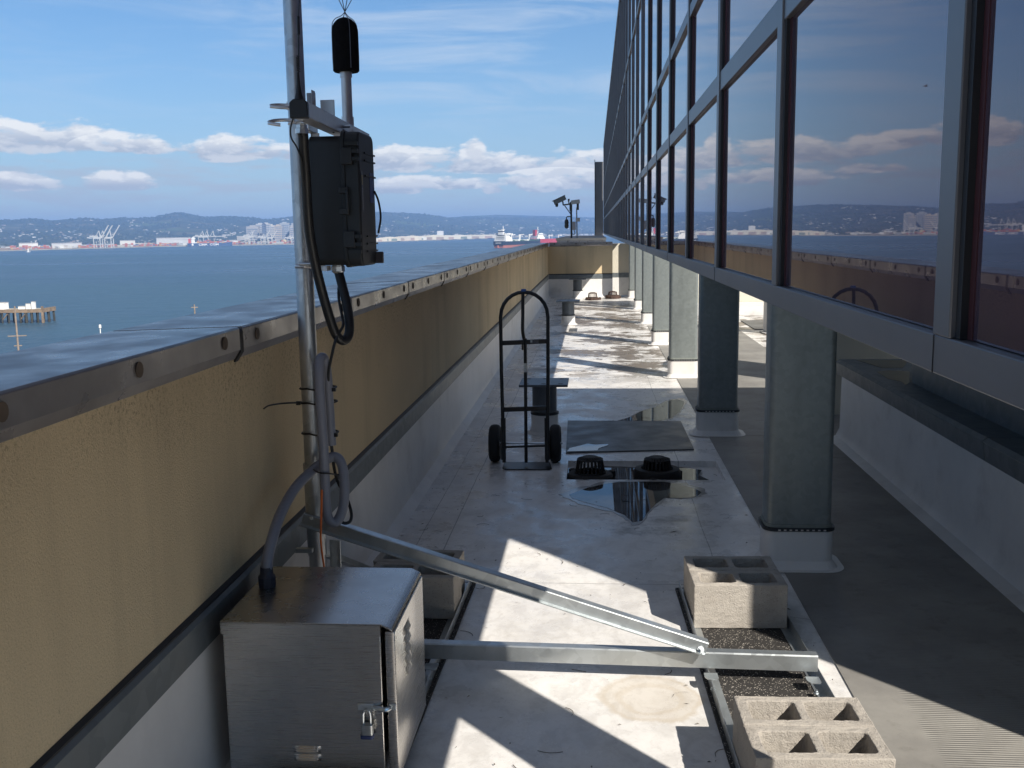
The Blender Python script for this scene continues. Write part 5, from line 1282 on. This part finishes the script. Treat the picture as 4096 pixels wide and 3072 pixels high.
for (s, w_, h_, dpt, lb) in ((4.6, 1.1, 2.6, 1.2, 'tall white hut near the end of the pier'), (6.2, 1.6, 1.9, 1.3, 'row of pale bins beside the tall hut on the pier'), (8.2, 2.4, 1.0, 1.5, 'low white box on the pier'), (15.6, 4.8, 2.4, 3.0, 'white shed on the pier at the left edge of the photo')):
    t = thing('pier_hut', lb, 'hut', pp(s, 4, ZD), 'white huts on the pier')
    pbox(s, s+w_, 3.2, 3.2+dpt, ZD+.01, ZD+h_).build('wall', whitep, t); pbox(s-.1, s+w_+.1, 3.1, 3.3+dpt, ZD+h_+.005, ZD+h_+.12).build('roof', M('hut_roof', (.45, .43, .40), .8), t)
def upole(azd, d, ztop, label, arms):
    p = at(azd, d, ZG); t = thing('utility_pole', label, 'utility pole', p)
    pm_ = M('pole_wood', (.24, .19, .15), .9, 0, .25, 1.5)
    MB().lathe([(.26, ZG), (.19, ztop)], (p.x, p.y, 0), 10).build('post', pm_, t)
    for (dz, ln) in arms:
        MB().box(p.x-ln, p.y-.12, ztop-dz-.12, p.x+ln, p.y+.12, ztop-dz+.12, R(20)).build('cross_arm', pm_, t)
a_, e_ = fpx(60, 1225); upole(-31.05, 272, -14.4, 'wooden utility pole with two cross arms in front of the pier', ((7.2, 2.1), (9.6, .9)))
a_, e_ = fpx(735, 1225); upole(a_, 326, CAMZ+326*math.tan(R(e_)), 'pale pole top with a short cross arm peeking over the coping', ((.9, 1.0),))
a_, e_ = fpx(325, 1311); p = at(a_, 296, ZG); zt_ = CAMZ+296*math.tan(R(e_))
t = thing('lamp_post', 'small white lamp post top just above the coping at the left', 'lamp post', p)
MB().lathe([(.15, ZG), (.12, zt_-1.2)], (p.x, p.y, 0), 8).build('post', whitep, t); MB().lathe([(.12, zt_-1.2), (.35, zt_-.9), (.30, zt_-.1), (0, zt_)], (p.x, p.y, 0), 12).build('lamp_head', whitep, t)
sb_ = thing('sail_boat', 'tiny white sailing boat near the far left shore', 'boat', at(fpx(42, 1008)[0], 2560, ZW))
p = LOC[sb_.name]
MB().prism([(p.x-4, p.y-1), (p.x+4, p.y-1), (p.x+5, p.y), (p.x+4, p.y+1), (p.x-4, p.y+1)], ZW+.2, ZW+1.2).build('hull', whitep, sb_); MB().prism([(p.x-2, p.y), (p.x+2, p.y-.05), (p.x+2, p.y+.05)], ZW+1.3, ZW+8).build('sail', whitep, sb_)
gu = thing('gull', 'gull gliding over the bay with wings spread, mirrored in the glass', 'bird', (-46, 153, 21.4))
c = Vector((-46, 153, 21.4)); gm = M('gull_grey', (.12, .12, .13), .8)
MB().tube([c+Vector((-.3, 0, 0)), c+Vector((-.15, 0, .02)), c+Vector((.05, 0, .02)), c+Vector((.3, 0, -.01))], .08, 10, rf=lambda s: .02+.07*sin(pi*min(1, s*.9+.08))).build('body', gm, gu)
for s in (-1, 1):
    wg = MB(); P = [c+Vector((.08, s*.05, .03)), c+Vector((.12, s*.4, .18)), c+Vector((-.05, s*.85, .05))]; Q = [c+Vector((-.12, s*.05, .03)), c+Vector((-.08, s*.4, .17)), c+Vector((-.1, s*.86, .045))]
    wg.quad([P[0], P[1], Q[1], Q[0]]); wg.quad([P[1], P[2], Q[2], Q[1]])
    wo_ = wg.build('wing', gm, gu); wo_.modifiers.new('thick', 'SOLIDIFY').thickness = .015

# ================================================================== AIR
hb_ = MB().box(-8500, -260, ZW-1, 3500, 10500, 172)
hz_ = bpy.data.materials.new('haze'); hz_.use_nodes = True
t = NT(hz_.node_tree); t.n.clear(); ou = t.add('ShaderNodeOutputMaterial'); pv = t.add('ShaderNodeVolumePrincipled')
pv.inputs['Color'].default_value = (.30, .53, 1.0, 1); pv.inputs['Density'].default_value = 1.5e-4; pv.inputs['Anisotropy'].default_value = 0.0
t.l.new(pv.outputs[0], ou.inputs['Volume'])
ho_ = hb_.build('haze', hz_); ho_['kind'] = 'stuff'; ho_.display_type = 'WIRE'
